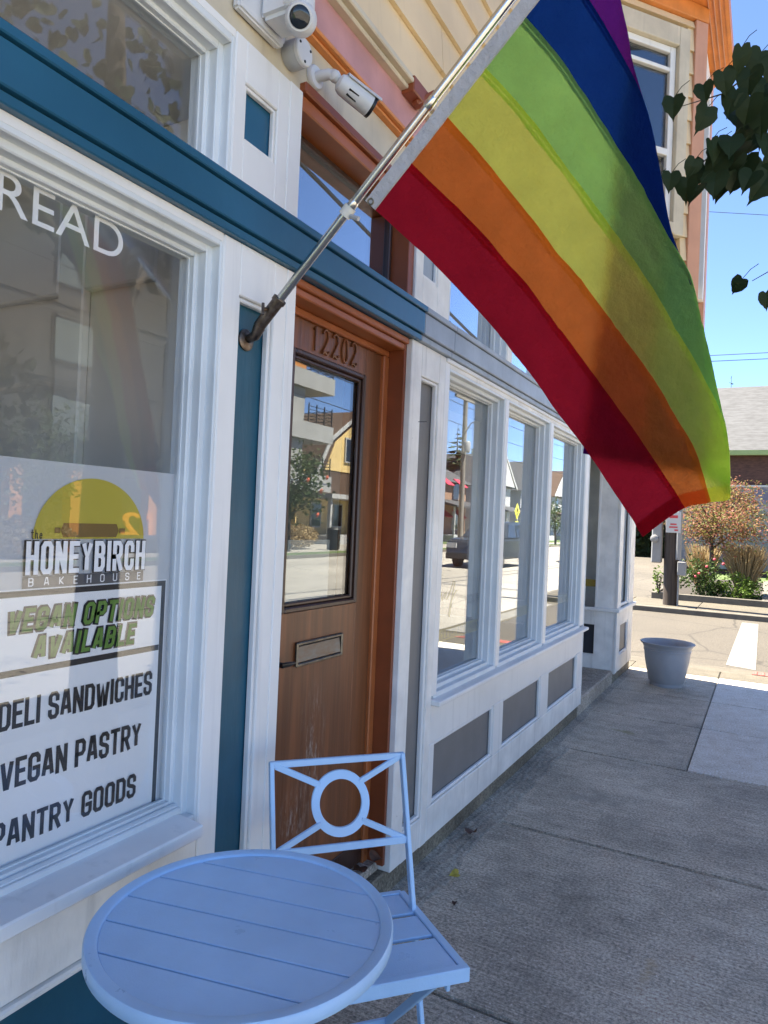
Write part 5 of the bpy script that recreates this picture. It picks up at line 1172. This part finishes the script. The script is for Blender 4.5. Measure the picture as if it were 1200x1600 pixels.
def btree(label, x, y, h, crown, n, seed, m='far_tree', size=.22, group='broadleaf trees across the main road'):
    t = thing('broadleaf_tree', label, 'tree', (x, y, 0), group); build('trunk', MB().tube([(x,y,-.1),(x+.05,y,h*.3),(x,y+.05,h*.7)], [h*.025,h*.02,h*.008], 8), M['bark'], t, smooth=True)
    l = MB()
    for i in range(7): a = i*2.4; l.tube([(x,y,h*(.32+.04*i)),(x+crown*.7*math.cos(a),y+crown*.7*math.sin(a),h*(.5+.05*i))],[h*.01,h*.003],5)
    build('limb', l, M['bark'], t); fo = MB(); leaf_cloud(fo, (x,y,h*.64), (crown,crown,h*.34), n, size, seed, clump=40); build('crown', fo, M[m], t, kind='stuff'); return t
t = btree('small street tree with orange blooms in front of the apartments', 16.3, 24.3, 4.3, 1.55, 2600, 81, size=.17)
for (y, z_) in ((23.6,3.0),(24.6,2.6),(24.4,1.6),(25,3.2)): build('bloom', MB().lathe((14.95,y,z_),[(.02,-.06),(.11,0),(.03,.07)],8,(1,0,.3)), M['orange_flag'], t)
btree('loose street tree mirrored left of the orange columns', 16.2, 12.6, 4.6, 1.5, 1900, 82, size=.16)
btree('rounded broadleaf tree rising behind the gambrel house', 36, 45, 10.5, 4.2, 2200, 83, size=.5)
btree('rounded broadleaf tree beside the mirrored conifer', 28, 72, 9.5, 3.2, 1800, 84, size=.4)
btree('young tree on the tree lawn near the pale grey house', 15.0, 62, 4.0, 1.4, 900, 85, size=.2)
def far_grass(label, x, y, seed):
    g = thing('ornamental_grass', label, 'grass', (x,y,0)); fo = MB(); leaf_cloud(fo, (x,y,.6), (.9,1.6,.6), 2600, .13, seed, hollow=.2); build('blades', fo, M['straw'], g, kind='stuff')
far_grass('pale ornamental grass bed under the loose street tree across the road', 17.0, 12.6, 91); far_grass('ornamental grass bed behind the small flowering street tree', 17.6, 26.5, 92)
# dark SUV on the road
sv = thing('parked_suv', 'dark charcoal SUV on the road mirrored in the shop windows', 'car', (7.9, 26.2, -.11)); X0, X1, gz = 7.0, 8.85, -.11
def prof(x, ps): return [(x, y, z_+gz) for (y, z_) in ps]
body = [(23.75,.35),(23.70,.75),(23.85,1.02),(24.9,1.12),(28.55,1.12),(28.62,.75),(28.55,.35)]
build('body', MB().extrude(prof(X0, body), (X1-X0,0,0)), M['car_paint'], sv, bevel=.07, seg=3, smooth=True)
cab = [(24.95,1.10),(25.75,1.70),(26.2,1.76),(28.1,1.76),(28.35,1.68),(28.52,1.10)]
cb = MB(); n = len(cab); cb.add([(X0+.06+(.16 if z_ > 1.3 else 0), y, z_+gz) for y, z_ in cab] + [(X1-.06-(.16 if z_ > 1.3 else 0), y, z_+gz) for y, z_ in cab], [tuple(reversed(range(n))), tuple(range(n, 2*n))] + [(i,(i+1) % n,n+(i+1) % n,n+i) for i in range(n)])
build('cabin', cb, M['car_paint'], sv, bevel=.05, seg=2, smooth=True)
for (a, b) in ((25.35,26.35),(26.5,27.45),(27.55,28.3)):
    for sx_, sg_ in ((X0, -1), (X1, 1)):
        s0 = sx_ - sg_*.065; s1 = sx_ - sg_*.20
        ya = a+.36 if a < 25.5 else a+.05
        build('side_window', MB().hexa([(s0+sg_*.012,a,1.16+gz),(s0+sg_*.012,b,1.16+gz),(s1+sg_*.012,b-.03,1.64+gz),(s1+sg_*.012,ya,1.64+gz),(s0-.02*sg_,a,1.16+gz),(s0-.02*sg_,b,1.16+gz),(s1-.02*sg_,b-.03,1.64+gz),(s1-.02*sg_,ya,1.64+gz)]), M['dark_glass'], sv)
for y in (24.6, 27.65):
    for x in (X0+.02, X1-.24):
        wl = build('wheel', MB().lathe((x, y, .34+gz), [(.20,-.01),(.33,.0),(.34,.03),(.34,.19),(.33,.22),(.2,.23)], 24, (1,0,0)), M['tyre'], sv, smooth=True)
        build('rim', MB().lathe((x-.012 if x < 8 else x+.232, y, .34+gz), [(.205,-.006),(.19,.0),(.08,.006)], 14, (1,0,0)), M['rim'], wl)
build('headlight', MB().box(X0+.05,X0+.40,23.68,23.74,.72+gz,.90+gz), M['sign_white'], sv); build('headlight', MB().box(X1-.40,X1-.05,23.68,23.74,.72+gz,.90+gz), M['sign_white'], sv)
build('tail_light', MB().box(X0+.03,X0+.2,28.56,28.64,.85+gz,1.12+gz), M['sign_red'], sv); build('bumper', MB().box(X0+.04,X1-.04,23.62,23.76,.32+gz,.55+gz), M['black'], sv, bevel=.03)
# crossing sign
cs = thing('crossing_sign', 'yellow diamond pedestrian crossing sign on post across the road', 'sign', (14.6, 49.5, 0))
build('post', MB().tube([(14.6,49.5,0),(14.6,49.5,3.1)], .03, 8), M['conduit'], cs)
sgn = build('diamond', MB().extrude([(14.55,49.5,1.95),(14.55,50.1,2.55),(14.55,49.5,3.15),(14.55,48.9,2.55)], (.02,0,0)), M['sign_yellow'], cs)
build('walker_symbol', MB().bar((14.54,49.52,2.5),(14.54,49.48,2.78),.012,.11).bar((14.54,49.5,2.5),(14.54,49.68,2.2),.012,.06).bar((14.54,49.5,2.5),(14.54,49.36,2.22),.012,.06).bar((14.54,49.5,2.74),(14.54,49.70,2.58),.012,.05).bar((14.54,49.48,2.74),(14.54,49.32,2.56),.012,.05).lathe((14.545,49.47,2.88),[(.065,-.006),(.065,.006)],12,(1,0,0)), M['black'], sgn)
build('arrow_plate', BX(14.55,14.57,49.15,49.85,1.5,1.85), M['sign_yellow'], cs)
# small street furniture across the road
lbn = thing('litter_bin', 'black litter bin across the road mirrored in the door glass', 'bin', (16.0, 27.4, 0)); build('bin_body', MB().lathe((16.0,27.4,.0),[(.26,.02),(.30,.06),(.32,.9),(.33,.95)],20), M['bin_black'], lbn, smooth=True); build('bin_lid', MB().lathe((16.0,27.4,.955),[(.34,0),(.30,.08),(.1,.12)],20), M['bin_black'], lbn, smooth=True)
gr = thing('chair_rack', 'green tall-framed rack across the road mirrored in the door glass', 'bike rack', (15.9, 29.2, 0)); build('frame', MB().tube([(15.9,28.8,0),(15.9,28.8,1.15)],.035,8).tube([(15.9,29.7,0),(15.9,29.7,1.15)],.035,8), M['rack_green'], gr); build('slat', MB().box(15.88,15.92,28.83,29.67,.55,.62).box(15.88,15.92,28.83,29.67,.75,.95), M['rack_green'], gr)
rr = thing('hoop_rack', 'red looped rack across the road mirrored in the door glass', 'bike rack', (15.9, 30.6, 0)); P = [(15.9,30.3,0),(15.9,30.35,.9)] + [(15.9,30.6+.3*math.cos(a),.9+.22*math.sin(a)) for a in [math.pi*(1-i/8) for i in range(9)]] + [(15.9,30.9,.5),(15.9,30.75,.3),(15.9,30.8,0)]; build('frame', MB().tube(P,.045,8), M['rack_red'], rr, smooth=True)
